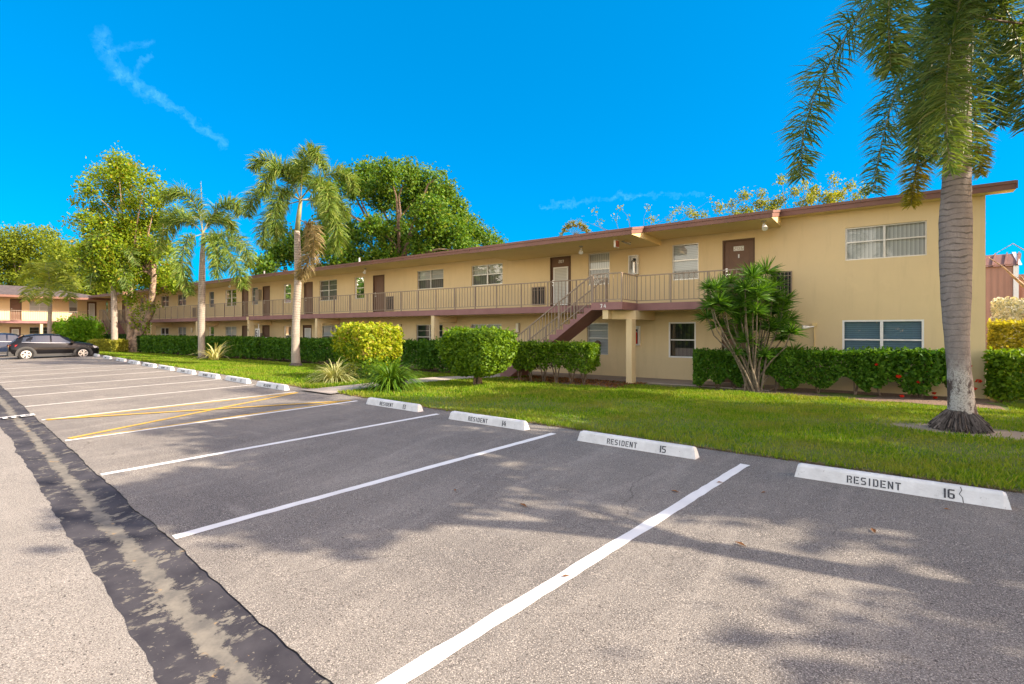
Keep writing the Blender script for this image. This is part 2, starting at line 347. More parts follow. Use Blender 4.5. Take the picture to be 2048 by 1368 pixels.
M['strap'] = leafmat('strap_leaf', (.03, .10, .008), (.16, .28, .02), .3, .45)
M['strap_var'] = leafmat('strap_variegated', (.22, .27, .09), (.48, .47, .24), .35, .5)
M['agave'] = leafmat('agave_leaf', (.42, .42, .15), (.62, .58, .30), .3, .5)
M['draca'] = leafmat('dracaena_leaf', (.018, .075, .008), (.12, .27, .02), .3, .4, gloss=.4)
M['flower'] = leafmat('red_flower', (.55, .02, .01), (.75, .05, .02), .3)
M['dryleaf'] = leafmat('dry_leaf', (.16, .06, .02), (.26, .12, .04), .2)
M['bark'] = mat('bark', (.21, .155, .115), .95, var=(.10, .07, .05), scale=9, detail=8, bump=1, bscale=16, dist=.05)
M['bark_pale'] = mat('bark_pale', (.42, .31, .22), .95, var=(.13, .09, .07), scale=5, detail=8, bump=1, bscale=14, dist=.06)
M['cane'] = mat('cane', (.23, .19, .14), .9, var=(.11, .09, .065), scale=15, bump=.6, bscale=40)
def palm_bark(name, c1, c2, ring, low=None, zl=0):
    m_ = mat(name, c1, .92, bump=0); nt, N, L, b = nodes(m_); tc = N.new('ShaderNodeTexCoord'); o = tc.outputs['Object']
    c = mixc(nt, noise(nt, o, 5, 8, .7, .35, .68, (1, 1, .6)), c2, c1)
    c = mixc(nt, noise(nt, o, 45, 3, .6, .5, .7), c, tuple(x * .72 for x in c1))
    wv = N.new('ShaderNodeTexWave'); wv.bands_direction = 'Z'; wv.inputs['Scale'].default_value = ring; wv.inputs['Distortion'].default_value = 5; wv.inputs['Detail'].default_value = 5; wv.inputs['Detail Scale'].default_value = 1.2; L.new(o, wv.inputs['Vector'])
    rr = N.new('ShaderNodeMapRange'); L.new(wv.outputs['Fac'], rr.inputs[0]); rr.inputs[1].default_value = .0; rr.inputs[2].default_value = .2; rr.inputs[3].default_value = .9; rr.inputs[4].default_value = 0
    sx = N.new('ShaderNodeSeparateXYZ'); L.new(o, sx.inputs[0])
    hz = N.new('ShaderNodeMapRange'); L.new(sx.outputs[2], hz.inputs[0]); hz.inputs[1].default_value = 1.0; hz.inputs[2].default_value = 3.2; hz.inputs[3].default_value = .12; hz.inputs[4].default_value = 1
    m0 = N.new('ShaderNodeMath'); m0.operation = 'MULTIPLY'; L.new(rr.outputs[0], m0.inputs[0]); L.new(noise(nt, o, 3.5, 5, .6, .30, .55), m0.inputs[1])
    mm = N.new('ShaderNodeMath'); mm.operation = 'MULTIPLY'; L.new(m0.outputs[0], mm.inputs[0]); L.new(hz.outputs[0], mm.inputs[1])
    c = mixc(nt, noise(nt, o, 7, 6, .7, .5, .72, (1.4, 1.4, .25)), c, tuple(x * .7 for x in c1))
    c = mixc(nt, mm.outputs[0], c, tuple(x * .3 for x in c1))
    if low:
        ad = N.new('ShaderNodeMath'); ad.operation = 'MULTIPLY_ADD'; L.new(noise(nt, o, 3, 6), ad.inputs[0]); ad.inputs[1].default_value = 1.2; L.new(sx.outputs[2], ad.inputs[2])
        lw = N.new('ShaderNodeMapRange'); L.new(ad.outputs[0], lw.inputs[0]); lw.inputs[1].default_value = zl + .35; lw.inputs[2].default_value = zl + .9; lw.inputs[3].default_value = 1; lw.inputs[4].default_value = 0
        lc = mixc(nt, noise(nt, o, 55, 2, .5, .5, .62), low, tuple(x * .55 for x in low))
        lc = mixc(nt, noise(nt, o, 4.5, 9, .75, .48, .55, (1, 1, .55)), lc, (.085, .062, .055))
        c = mixc(nt, lw.outputs[0], c, lc)
    L.new(c, b.inputs['Base Color'])
    bp = N.new('ShaderNodeBump'); bp.inputs['Strength'].default_value = .7; bp.inputs['Distance'].default_value = .02
    mh = N.new('ShaderNodeMath'); mh.operation = 'SUBTRACT'; L.new(noise(nt, o, 30, 5), mh.inputs[0]); L.new(mm.outputs[0], mh.inputs[1]); L.new(mh.outputs[0], bp.inputs['Height']); L.new(bp.outputs[0], b.inputs['Normal'])
    return m_
M['palm_big'] = palm_bark('palm_bark_big', (.31, .268, .25), (.21, .18, .17), 3.0, (.46, .435, .40), 1.1)
M['palm_mid'] = palm_bark('palm_bark_mid', (.42, .36, .30), (.30, .255, .215), 2.6)
M['roots'] = mat('palm_roots', (.17, .14, .12), .95, var=(.06, .05, .045), scale=30, bump=1, bscale=60)
M['root_fibre'] = leafmat('root_fibre', (.03, .024, .022), (.22, .185, .165), .0, .9, gloss=.05)
M['crownshaft'] = mat('crownshaft', (.22, .24, .12), .5, var=(.17, .15, .09), scale=3)
M['brownsiding'] = mat('brown_siding', (.40, .22, .165), .8, var=(.36, .195, .145), scale=1)
nt, N_, L_, b_ = nodes(M['brownsiding'])
tc_ = N_.new('ShaderNodeTexCoord'); wv_ = N_.new('ShaderNodeTexWave'); wv_.bands_direction = 'X'; wv_.inputs['Scale'].default_value = 1.1; L_.new(tc_.outputs['Object'], wv_.inputs[0])
bp_ = N_.new('ShaderNodeBump'); bp_.inputs['Strength'].default_value = .8; bp_.inputs['Distance'].default_value = .05; L_.new(wv_.outputs['Fac'], bp_.inputs['Height']); L_.new(bp_.outputs[0], b_.inputs['Normal'])
def glass_mat(name, tint=(.9, .95, 1), refl=.05):
    m_ = bpy.data.materials.new(name); m_.use_nodes = True; nt = m_.node_tree; N = nt.nodes; L = nt.links; N.clear()
    out = N.new('ShaderNodeOutputMaterial'); mx = N.new('ShaderNodeMixShader'); t = N.new('ShaderNodeBsdfTransparent'); t.inputs[0].default_value = (*tint, 1)
    g = N.new('ShaderNodeBsdfGlossy'); g.inputs['Roughness'].default_value = .02
    lw = N.new('ShaderNodeLayerWeight'); lw.inputs['Blend'].default_value = .25
    mm = N.new('ShaderNodeMath'); mm.operation = 'MULTIPLY_ADD'; L.new(lw.outputs['Fresnel'], mm.inputs[0]); mm.inputs[1].default_value = .8; mm.inputs[2].default_value = refl
    L.new(mm.outputs[0], mx.inputs[0]); L.new(t.outputs[0], mx.inputs[1]); L.new(g.outputs[0], mx.inputs[2]); L.new(mx.outputs[0], out.inputs[0]); return m_
M['glass'] = glass_mat('window_glass'); M['glass_tint'] = glass_mat('window_glass_tinted', (.40, .44, .46), .08); M['carglass'] = glass_mat('car_glass', (.10, .12, .14), .25)
def blind_mat(name, c, vert, sc_, lo=.55):
    m_ = mat(name, c, .8); nt, N, L, b = nodes(m_); tc = N.new('ShaderNodeTexCoord')
    wv = N.new('ShaderNodeTexWave'); wv.wave_profile = 'SAW'; wv.bands_direction = 'X' if vert else 'Z'; wv.inputs['Scale'].default_value = sc_; L.new(tc.outputs['Object'], wv.inputs['Vector'])
    L.new(mixc(nt, wv.outputs['Fac'], tuple(x * lo for x in c), c), b.inputs['Base Color']); return m_
M['blind_h'] = blind_mat('blinds_slatted', (.66, .66, .62), False, 5.2); M['blind_v'] = blind_mat('blinds_vertical', (.72, .70, .63), True, 3.2)
M['blind_d'] = blind_mat('blinds_dim', (.20, .22, .23), False, 5.2); M['blind_t'] = blind_mat('blinds_teal', (.14, .22, .27), False, 5.0)
M['curtain_dark'] = blind_mat('curtain_dark', (.22, .20, .17), True, 2.2)
M['carpaint'] = mat('car_black', (.007, .007, .009), .25, spec=.25, coat=.15); M['carblue'] = mat('car_blue', (.012, .022, .05), .25, spec=.4, coat=.4)
M['cladding'] = mat('cladding', (.055, .055, .055), .7); M['tyre'] = mat('tyre', (.02, .02, .02), .85); M['rim'] = mat('rim', (.62, .62, .63), .3, metal=.7)
M['taillight'] = mat('tail_light', (.45, .015, .012), .15, coat=1); M['headlight'] = mat('head_light', (.7, .7, .72), .1, coat=1)

# ---------------------------------------------------------------- lettering (stencil strokes in a .6 x 1 cell)
G = {'R': [(0, 0, .16, 1), (.22, .84, .5, 1), (.44, .55, .6, .92), (.22, .42, .5, .56), (.42, 0, .58, .36)],
     'E': [(0, 0, .16, 1), (.22, .84, .6, 1), (.22, .42, .52, .57), (.22, 0, .6, .15)],
     'S': [(.08, .84, .58, 1), (0, .56, .16, .9), (.1, .43, .5, .57), (.44, .1, .6, .44), (.02, 0, .52, .15)],
     'I': [(.1, 0, .26, 1)], 'D': [(0, 0, .16, 1), (.22, .84, .48, 1), (.22, 0, .48, .15), (.44, .1, .6, .9)],
     'N': [(0, 0, .15, 1), (.45, 0, .6, 1), 'diag'], 'T': [(0, .84, .6, 1), (.22, 0, .38, .79)],
     '0': [(0, .08, .17, .92), (.43, .08, .6, .92), (.13, .86, .47, 1), (.13, 0, .47, .14)], '1': [(.22, 0, .4, 1)],
     '2': [(.02, .85, .55, 1), (.43, .52, .6, .9), (.08, .43, .52, .57), (0, .08, .17, .46), (.04, 0, .6, .14)],
     '3': [(0, .85, .52, 1), (.43, .55, .6, .92), (.15, .43, .5, .57), (.43, .08, .6, .45), (0, 0, .52, .14)],
     '4': [[(.28, 1), (.45, 1), (.15, .42), (0, .42)], (0, .26, .6, .39), (.37, 0, .53, .72)], '5': [(.02, .85, .6, 1), (0, .5, .17, .95), (.12, .45, .5, .6), (.43, .1, .6, .5), (0, 0, .5, .14)],
     '6': [(.08, .86, .58, 1), (0, .08, .17, .92), (.2, .44, .5, .58), (.43, .08, .6, .5), (.12, 0, .5, .14)],
     '7': [(0, .85, .6, 1), [(.42, .82), (.6, .82), (.34, 0), (.16, 0)]], '8': [(0, .08, .17, .46), (0, .54, .17, .92), (.43, .08, .6, .46), (.43, .54, .6, .92), (.13, .86, .47, 1), (.13, .44, .47, .57), (.13, 0, .47, .14)],
     '9': [(0, .5, .17, .92), (.43, .08, .6, .92), (.13, .86, .47, 1), (.13, .42, .42, .56), (.05, 0, .47, .14)]}
def lettering(txt, origin, ux, uy, h, nrm, gap=.16, mb=None):
    mb = mb or MB(); O = Vector(origin); ux = Vector(ux); uy = Vector(uy); n = Vector(nrm) * .0035; x = 0
    for ch in txt:
        if ch == ' ': x += .5; continue
        for s in G[ch]:
            P = [(.02, .98), (.17, .98), (.58, .02), (.43, .02)] if s == 'diag' else s if isinstance(s, list) else [(s[0], s[1]), (s[2], s[1]), (s[2], s[3]), (s[0], s[3])]
            q = [O + ux * ((x + a) * h) + uy * (b * h) for a, b in P]
            mb.add([p + n for p in q] + [p for p in q], [(0, 1, 2, 3), (0, 4, 5, 1), (1, 5, 6, 2), (2, 6, 7, 3), (3, 7, 4, 0)])
        x += (.36 if ch in 'I1' else .6) + gap
    return mb

# ---------------------------------------------------------------- ground, road, gutter, lot, lawn
def sheet(name, xs, fy0, fy1, ny, fz, m_, uv=False):
    vs = []; fs = []; n = ny + 1; uvs = []
    for x in xs:
        a, b = fy0(x), fy1(x)
        for j in range(n):
            y = a + (b - a) * j / ny; vs.append((x, y, fz(x, y))); uvs.append((x * .5, j / ny))
    for i in range(len(xs) - 1):
        for j in range(ny): fs.append((i * n + j, (i + 1) * n + j, (i + 1) * n + j + 1, i * n + j + 1))
    me = bpy.data.meshes.new(name); me.from_pydata(vs, [], fs)
    if uv:
        l = me.uv_layers.new(name='UVMap')
        for p in me.polygons:
            for li in p.loop_indices: l.data[li].uv = uvs[me.loops[li].vertex_index]
    me.polygons.foreach_set('use_smooth', [True] * len(me.polygons))
    return tag(link(name, me, m_), kind='structure')
gp = MB(); gp.quad((-600, -600, -.35), (600, -600, -.35), (600, 600, -.35), (-600, 600, -.35)); tag(gp.build('ground', M['ground']), kind='structure')
XS = [-75 + i * 1.0 for i in range(92)] + [18, 20]
JG = np.random.default_rng(3).uniform(-1, 1, (4, 9000))
def jag(x, k, amp):
    v = 0
    for sc_, w in ((1.1, .5), (.31, .32), (.09, .25)):
        t = (x + 80) / sc_; i = int(t); f = t - i; v += w * (JG[k][i % 9000] * (1 - f) + JG[k][(i + 1) % 9000] * f)
    return amp * v
def gw(x): return gut(x) + jag(x, 0, .035)
XF = [-75 + i * .12 for i in range(500)] + [-15 + i * .035 for i in range(572)] + [5.2 + i * .5 for i in range(30)]
sheet('road', XS, lambda x: -14, lambda x: gut(x) - .42, 12, lambda x, y: .0224 * gut(x) - .018 + .012 * min(8, max(0, gut(x) - .55 - y)), M['road'])
sheet('gutter', XF, lambda x: gut(x) - .545 + jag(x, 1, .045), lambda x: gw(x) + .004, 8,
      lambda x, y: .0224 * gut(x) + .004 - .022 * min(1, max(0, (gut(x) - y) / .2)) + .004 * min(1, max(0, (gut(x) - .3 - y) / .3)), M['gutter'], uv=True)
sheet('parking_lot', XF, gw, lambda x: edge(x) + .06, 4, lambda x, y: .0224 * y + .012, M['lot'])
def lawn_z(x, y): return zg(x, y) + .02 + (.015 * math.sin(x * 1.7) * math.sin(y * 2.1) if y > edge(x) + .3 else 0)
sheet('lawn', [-75 + i * .5 for i in range(185)] + [18, 22, 30], lambda x: edge(x) + .03 * math.sin(x * 5) + .02 * math.sin(x * 13), lambda x: 26 if x > 2.5 else 17.2, 24, lawn_z, M['lawn'])
# concrete path from the lot to the stairs
pm = MB()
def pathz(x, y): return lawn_z(x, y) + .03
PP = [(-12.35, 7.95), (-12.55, 9.5), (-12.75, 11.5), (-12.8, 13.5), (-12.3, 15.2), (-12.2, 16.6)]
vs = []; fs = []
for i, (x, y) in enumerate(PP):
    w = .75 if i == 0 else .6
    vs += [(x - w, y, pathz(x, y)), (x + w, y + (0 if i else -.05), pathz(x, y))]
for i in range(len(PP) - 1): fs.append((2 * i, 2 * i + 1, 2 * i + 3, 2 * i + 2))
pm.add(vs, fs); tag(pm.build('path', M['concrete']), kind='structure')
sw = MB(); sw.box(-66, -2.75, 16.6, 18.2, -.1, .12); tag(sw.build('sidewalk', M['walkfloor']), kind='structure')
mb = MB(); N0 = 40
for i in range(N0):   # mulch bed in front of the walkway
    x0, x1 = -11 + i * 13.2 / N0, -11 + (i + 1) * 13.2 / N0
    f = lambda x: (14.35 if x < -6.6 else 15.7) + .12 * math.sin(x * 4) + .07 * math.sin(x * 11)
    mb.quad((x0, f(x0), lawn_z(x0, f(x0)) + .012), (x1, f(x1), lawn_z(x1, f(x1)) + .012), (x1, 16.6 if x1 < -2.7 else 18.2, .075), (x0, 16.6 if x0 < -2.7 else 18.2, .075))
tag(mb.build('mulch_bed', M['mulch']), kind='structure')
mb = MB()
for i in range(60):
    x0, x1 = -52 + i * 38 / 60, -52 + (i + 1) * 38 / 60
    mb.quad((x0, 15.2, .09), (x1, 15.2, .09), (x1, 16.6, .09), (x0, 16.6, .09))
tag(mb.build('hedge_bed', M['soil']), kind='structure')

# painted stripes
def stripe(a, b, w, m_, label, group, name='parking_stripe', dz=.004, cat='road marking', wob=.006):
    a = np.array(a); b = np.array(b); d = (b - a) / np.linalg.norm(b - a); n = np.array((-d[1], d[0])); K = max(8, int(np.linalg.norm(b - a) / .12)); q = MB()
    pts = []
    for i in range(K + 1):
        p = a + (b - a) * i / K
        for s in (-1, 1):
            e = p + n * s * (w / 2 + rng.uniform(-wob, wob)); pts.append((e[0], e[1], .0224 * e[1] + .012 + dz))
    q.add(pts, [(2 * i, 2 * i + 2, 2 * i + 3, 2 * i + 1) for i in range(K)])
    return tag(q.build(name, m_), label, cat, group)
SD = np.array((.118, .9925))
WL = 'white parking stripes on the asphalt'
for (x, y0, y1, lab) in [(-1.43, 1.0, 6.97, 'wide white stripe nearest the camera, between stops RESIDENT 15 and 16'),
                         (-4.40, 1.86, 7.19, 'white stripe on asphalt between stops RESIDENT 14 and 15'),
                         (-7.30, 2.12, 7.45, 'white stripe on asphalt between stops RESIDENT 13 and 14'),
                         (-10.20, 2.42, 7.67, 'white stripe edging the yellow cross hatch on the RESIDENT 13 side'),
                         (-13.05, 2.69, 7.78, 'white stripe edging the yellow cross hatch on the RESIDENT 12 side'),
                         (-15.72, 2.92, 8.02, 'white stripe between the stops RESIDENT 11 and 12'), (-18.35, 3.15, 8.25, 'white stripe between the stops RESIDENT 10 and 11'),
                         (-20.95, 3.4, 8.52, 'thin white stripe between the stops RESIDENT 9 and 10'), (-23.75, 3.7, 8.85, 'thin white stripe between the stops RESIDENT 8 and 9'),
                         (-26.4, 3.95, 9.1, 'thin far white stripe between the stops RESIDENT 7 and 8'), (-29.1, 4.2, 9.4, 'thin far white stripe between stops RESIDENT 6 and 7'),
                         (-31.7, 4.4, 9.7, 'thin far white stripe between stops RESIDENT 5 and 6'), (-34.9, 4.7, 10.0, 'faint far white stripe beside stop RESIDENT 4'), (-40.9, 5.3, 10.6, 'farthest white stripe, beside the black car')]:
    b = np.array((x, y1)); a = b - SD * (y1 - y0) / SD[1]
    stripe(a, b, .115, M['white_line' if x > -12 else 'white_line_worn'], lab, WL)
YG = 'yellow no parking hatch lines'
stripe((-10.97 + .12, 2.5), (-10.42, 7.66), .10, M['yellow_line'], 'yellow line along the hatch stripe on the RESIDENT 13 side', YG, 'hatch_line')
stripe((-13.52, 2.75), (-12.86, 7.74), .10, M['yellow_line'], 'yellow line along the hatch stripe on the RESIDENT 12 side', YG, 'hatch_line')
stripe((-10.97, 2.5), (-12.82, 7.7), .11, M['yellow_line'], 'yellow diagonal of the hatch running up toward stop RESIDENT 12', YG, 'hatch_line', .008)
stripe((-13.6, 2.75), (-10.34, 7.57), .11, M['yellow_line'], 'yellow diagonal of the hatch running up toward stop RESIDENT 13', YG, 'hatch_line', .012)
q = MB()
for (u0, u1, v0, v1) in [(0, .62, 0, .06), (0, .07, 0, .3), (.13, .2, .02, .28), (.26, .33, 0, .3), (.4, .62, .24, .3), (.4, .47, .06, .3), (.55, .62, .06, .3), (-.35, -.1, 0, .3)]:
    x0 = -14.75; y0 = 2.16
    q.add([(x0 + v, y0 + u + (-.096) * v, .0224 * (y0 + u) + .026) for u, v in ((u0, v0), (u1, v0), (u1, v1), (u0, v1))], [(0, 1, 2, 3)])
tag(q.build('painted_marking', M['white_line']), 'worn white stencilled marking across the black gutter', 'road marking')

# wheel stops
def wheel_stop(p0, p1, num, lab):
    p0 = np.array(p0); p1 = np.array(p1); c = (p0 + p1) / 2; ang = math.atan2(p1[1] - p0[1], p1[0] - p0[0]); L = 1.83; lit = M['stop']
    root = empty('wheel_stop', (c[0], c[1], .0224 * c[1] + .012), ang)
    bm = bmesh.new(); P = [(0, 0), (.028, .125), (.045, .148), (.115, .148), (.132, .125), (.16, 0)]; rings = []
    for x, s in ((-L / 2, .0), (-L / 2 + .005, .0), (-L / 2 + .055, 1), (-.3, 1), (.3, 1), (L / 2 - .055, 1), (L / 2 - .005, 0), (L / 2, 0)):
        sh = .0 if s else .012
        rings.append([bm.verts.new((x if s else x, y + (rng.uniform(-.002, .002) if s else (.004 if y < .08 else -.004)), z * (1 if s else .93) + rng.uniform(-.0015, .0015))) for y, z in P])
    # sloping ends
    for k, (y, z) in enumerate(P):
        rings[0][k].co.x += z * .22; rings[-1][k].co.x -= z * .22; rings[1][k].co.x += z * .22; rings[-2][k].co.x -= z * .22
    for a, b in zip(rings, rings[1:]):
        for k in range(len(P)): bm.faces.new((a[k], a[(k + 1) % len(P)], b[(k + 1) % len(P)], b[k]))
    bm.faces.new(rings[0][::-1]); bm.faces.new(rings[-1]); bmesh.ops.recalc_face_normals(bm, faces=bm.faces)
    me = bpy.data.meshes.new('block'); bm.to_mesh(me); bm.free(); link('block', me, lit, root)
    if num:
        n = Vector((0, -.125, .028)).normalized(); up = Vector((0, .028, .125)).normalized()
        lettering('RESIDENT', Vector((-.40, 0, 0)) + up * .026, (1, 0, 0), up, .078, n, .22).build('lettering', M['black_paint'], root, world=False)
        lettering(str(num), Vector((.40, 0, 0)) + up * .022, (1, 0, 0), up, .092, n, .18).build('number', M['black_paint'], root, world=False)
    tag(root, lab, 'wheel stop', 'white concrete wheel stops along the lawn edge'); return root
ST = [(16, (-.86, 6.75), (.98, 6.71)), (15, (-3.83, 6.96), (-2.03, 6.86)), (14, (-6.75, 7.18), (-4.95, 7.1)), (13, (-9.63, 7.48), (-7.81, 7.37)), (12, (-15.4, 7.9), (-13.6, 7.77)),
      (11, (-18.05, 8.2), (-16.25, 8.03)), (10, (-20.55, 8.38), (-18.75, 8.22)), (9, (-23.1, 8.63), (-21.3, 8.48)), (8, (-25.8, 8.9), (-24.0, 8.74)), (7, (-28.3, 9.12), (-26.5, 8.97)),
      (6, (-31.1, 9.42), (-29.3, 9.24)), (5, (-34.0, 9.74), (-32.2, 9.56)), (4, (-37.5, 10.1), (-35.7, 9.92)), (3, (-41.3, 10.55), (-39.5, 10.36)), (2, (-44.0, 10.8), (-42.2, 10.62)), (1, (-46.8, 11.05), (-45.0, 10.9))]
LB = {16: 'cracked white wheel stop lettered RESIDENT 16, nearest the camera', 3: 'white wheel stop at the right of the black car, by its front wheel', 2: 'white wheel stop under the nose of the black car', 1: 'white wheel stop beyond the black car in front of the blue car'}
for n, a, b in ST:
    r = wheel_stop(a, b, n if n > 3 else None, LB.get(n, 'white concrete wheel stop lettered RESIDENT %d' % n))
    if n == 16:
        ck = MB(); up = Vector((0, .028, .125)).normalized(); pts = [(.565, -.0), (.56, .05), (.535, .08), (.555, .12), (.545, .15)]
        for (x0, s0), (x1, s1) in zip(pts, pts[1:]):
            ck.add([Vector((x0, -.002, 0)) + up * s0, Vector((x0 + .006, -.002, 0)) + up * s0, Vector((x1 + .006, -.002, 0)) + up * s1, Vector((x1, -.002, 0)) + up * s1], [(0, 1, 2, 3)])
        ck.build('crack', M['dark'], r, world=False)
for i in range(9):   # fallen leaves
    x = rng.uniform(-5, 1.5); y = rng.uniform(3, 6.6); z = .0224 * y + .02; a = rng.uniform(0, 6.28); L = rng.uniform(.03, .06)
    ux, uy = math.cos(a) * L, math.sin(a) * L; q = MB()
    q.add([(x - ux, y - uy, z), (x + uy * .35, y - ux * .35, z + .012), (x + ux, y + uy, z + .006), (x - uy * .35, y + ux * .35, z + .010), (x, y, z + .002)], [(0, 1, 4), (1, 2, 4), (2, 3, 4), (3, 0, 4)])
    tag(q.build('fallen_leaf', M['dryleaf']), 'small curled brown leaf lying on the grey asphalt', 'leaf', 'fallen leaves on the asphalt')

# ---------------------------------------------------------------- the long apartment building
WY, SY, FZ0, FZ1 = 18.2, 16.65, .12, 2.80
XL, XR = -66.0, 2.14
bld = empty('apartment_building', (-6, WY, 0))
tag(bld, 'long two storey yellow stucco apartment building with brown doors and outdoor walkway', 'building')
OPEN = []   # x0,x1,z0,z1
def wall_with_openings(mb, ops, x0, x1, z0, z1, y, depth, P):
    xs = sorted({x0, x1} | {o[0] for o in ops} | {o[1] for o in ops}); zs = sorted({z0, z1} | {o[2] for o in ops} | {o[3] for o in ops})
    for a, b in zip(xs, xs[1:]):
        run = None
        for c, d in zip(zs, zs[1:]):
            xm, zm = (a + b) / 2, (c + d) / 2
            hole = any(o[0] < xm < o[1] and o[2] < zm < o[3] for o in ops)
            if hole:
                if run: mb.quad(P(a, y, run[0]), P(b, y, run[0]), P(b, y, run[1]), P(a, y, run[1])); run = None
            else: run = (run[0], d) if run else (c, d)
        if run: mb.quad(P(a, y, run[0]), P(b, y, run[0]), P(b, y, run[1]), P(a, y, run[1]))
    for o in ops:
        a, b, c, d = o[:4]
        mb.quad(P(a, y, c), P(a, y + depth, c), P(a, y + depth, d), P(a, y, d)); mb.quad(P(b, y, c), P(b, y, d), P(b, y + depth, d), P(b, y + depth, c))
        mb.quad(P(a, y, d), P(a, y + depth, d), P(b, y + depth, d), P(b, y, d)); mb.quad(P(a, y, c), P(b, y, c), P(b, y + depth, c), P(a, y + depth, c))
        mb.quad(P(a, y + depth, c), P(b, y + depth, c), P(b, y + depth, d), P(a, y + depth, d))
def I(x, y, z): return (x, y, z)
def window(parent, x0, x1, z0, z1, cols, blind, white=False, P=I, y=WY, grid=False, half=.5, glass='glass', shade=None):
    fm = M['white'] if white else M['alu']; f = .05 if white else .035; d = .06; fr = MB(); yy = y + (.005 if white else .05)
    def bx(a, b, c, e, ya, yb): fr.v += []; n = len(fr.v); q = MB().box(a, b, ya, yb, c, e); fr.add([P(*v) for v in q.v], q.f)
    bx(x0, x0 + f, z0, z1, yy, yy + d); bx(x1 - f, x1, z0, z1, yy, yy + d); bx(x0 + f, x1 - f, z1 - f, z1, yy, yy + d); bx(x0 + f, x1 - f, z0, z0 + f, yy - .02, yy + d)
    zm = z0 + (z1 - z0) * half
    w = (x1 - x0) / cols
    for k in range(1, cols): bx(x0 + k * w - f * .75, x0 + k * w + f * .75, z0 + f, z1 - f, yy + .002, yy + d - .003)
    for k in range(cols):
        a, b = x0 + k * w + f * .76, x0 + (k + 1) * w - f * .76
        bx(a, b, zm - .02, zm + .02, yy + .01, yy + d - .006)
        if grid:
            bx(a, b, (zm + z1) / 2 - .008, (zm + z1) / 2 + .008, yy + .015, yy + d - .015)
    o = fr.build('window', fm, parent)
    pn = MB(); q = [P(x0 + f, yy + .04, z0 + f), P(x1 - f, yy + .04, z0 + f), P(x1 - f, yy + .04, z1 - f), P(x0 + f, yy + .04, z1 - f)]; pn.quad(*q); pn.build('pane', M[glass], o)
    bl = MB(); zb = z0 + .02 if shade is None else z0 + (z1 - z0) * shade; bl.quad(P(x0 + .03, yy + .10, zb), P(x1 - .03, yy + .10, zb), P(x1 - .03, yy + .10, z1 - .02), P(x0 + .03, yy + .10, z1 - .02)); bl.build('blinds', M[blind], o)
    if shade is not None:
        dk = MB(); dk.quad(P(x0 + .03, yy + .105, z0 + .02), P(x1 - .03, yy + .105, z0 + .02), P(x1 - .03, yy + .105, zb), P(x0 + .03, yy + .105, zb)); dk.build('curtain', M['curtain_dark'], o)
    return o
def door(parent, x0, x1, z0, z1, P=I, y=WY, num=None, screen=False, panels=True):
    fr = MB()
    def bx(mb, a, b, c, e, ya, yb): q = MB().box(a, b, ya, yb, c, e); mb.add([P(*v) for v in q.v], q.f)
    bx(fr, x0, x0 + .05, z0, z1, y - .006, y + .1); bx(fr, x1 - .05, x1, z0, z1, y - .006, y + .1); bx(fr, x0 + .05, x1 - .05, z1 - .05, z1, y - .006, y + .1)
    lf = MB(); a, b = x0 + .05, x1 - .05
    bx(lf, a, b, z0, z1 - .05, y + .06, y + .1)
    if panels:
        m_ = .13; st = .016
        for (c, e) in ((z0 + .2, z0 + .85), (z0 + 1.0, z1 - .2)):
            bx(lf, a + m_, b - m_, c, c + st * 1.5, y + .050, y + .0595); bx(lf, a + m_, b - m_, e - st * 1.5, e, y + .050, y + .0595)
            bx(lf, a + m_, a + m_ + st, c + st * 1.5, e - st * 1.5, y + .050, y + .0595); bx(lf, b - m_ - st, b - m_, c + st * 1.5, e - st * 1.5, y + .050, y + .0595)
    o = lf.build('door', M['door'], parent); fr.build('door_frame', M['doorframe'], o)
    h = MB(); hx = a + .07
    bx(h, hx - .03, hx + .03, z0 + 1.06, z0 + 1.17, y + .045, y + .0595); bx(h, hx - .02, hx + .12, z0 + .95, z0 + .975, y + .02, y + .045); bx(h, hx - .02, hx + .01, z0 + .93, z0 + .99, y + .045, y + .0595)
    h.build('handle', M['steel'], o)
    if num:
        if num == '206':
            pl = MB()
            for k in range(3): bx(pl, (a + b) / 2 - .16 + k * .108, (a + b) / 2 - .16 + k * .108 + .1, z1 - .38, z1 - .23, y + .044, y + .0595)
            pl.build('number_plate', M['white'], o)
            lettering(num, P((a + b) / 2 - .142, y + .0435, z1 - .36), (1, 0, 0), (0, 0, 1), .11, (0, -1, 0), .38).build('number', M['grey'], o)
            kn = MB(); bx(kn, (a + b) / 2 - .02, (a + b) / 2 + .02, z1 - .62, z1 - .5, y + .04, y + .0595); kn.build('knocker', M['white'], o)
        else: lettering(num, P((a + b) / 2 - .11, y + .054, z1 - .25), (1, 0, 0), (0, 0, 1), .12, (0, -1, 0), .12).build('number', M['white'], o)
    if screen:
        s = MB(); u0, u1, w0, w1 = a + .1, b - .1, z0 + .12, z1 - .42 if num else z1 - .2
        bx(s, u0, u0 + .05, w0, w1, y + .02, y + .05); bx(s, u1 - .05, u1, w0, w1, y + .02, y + .05); bx(s, u0 + .05, u1 - .05, w1 - .05, w1, y + .02, y + .05); bx(s, u0 + .05, u1 - .05, w0, w0 + .06, y + .02, y + .05)
        s.build('screen_frame', M['white'], o); g = MB(); bx(g, u0 + .05, u1 - .05, w0 + .06, w1 - .05, y + .032, y + .036); g.build('screen_panel', M['blind_h'], o)
    return o
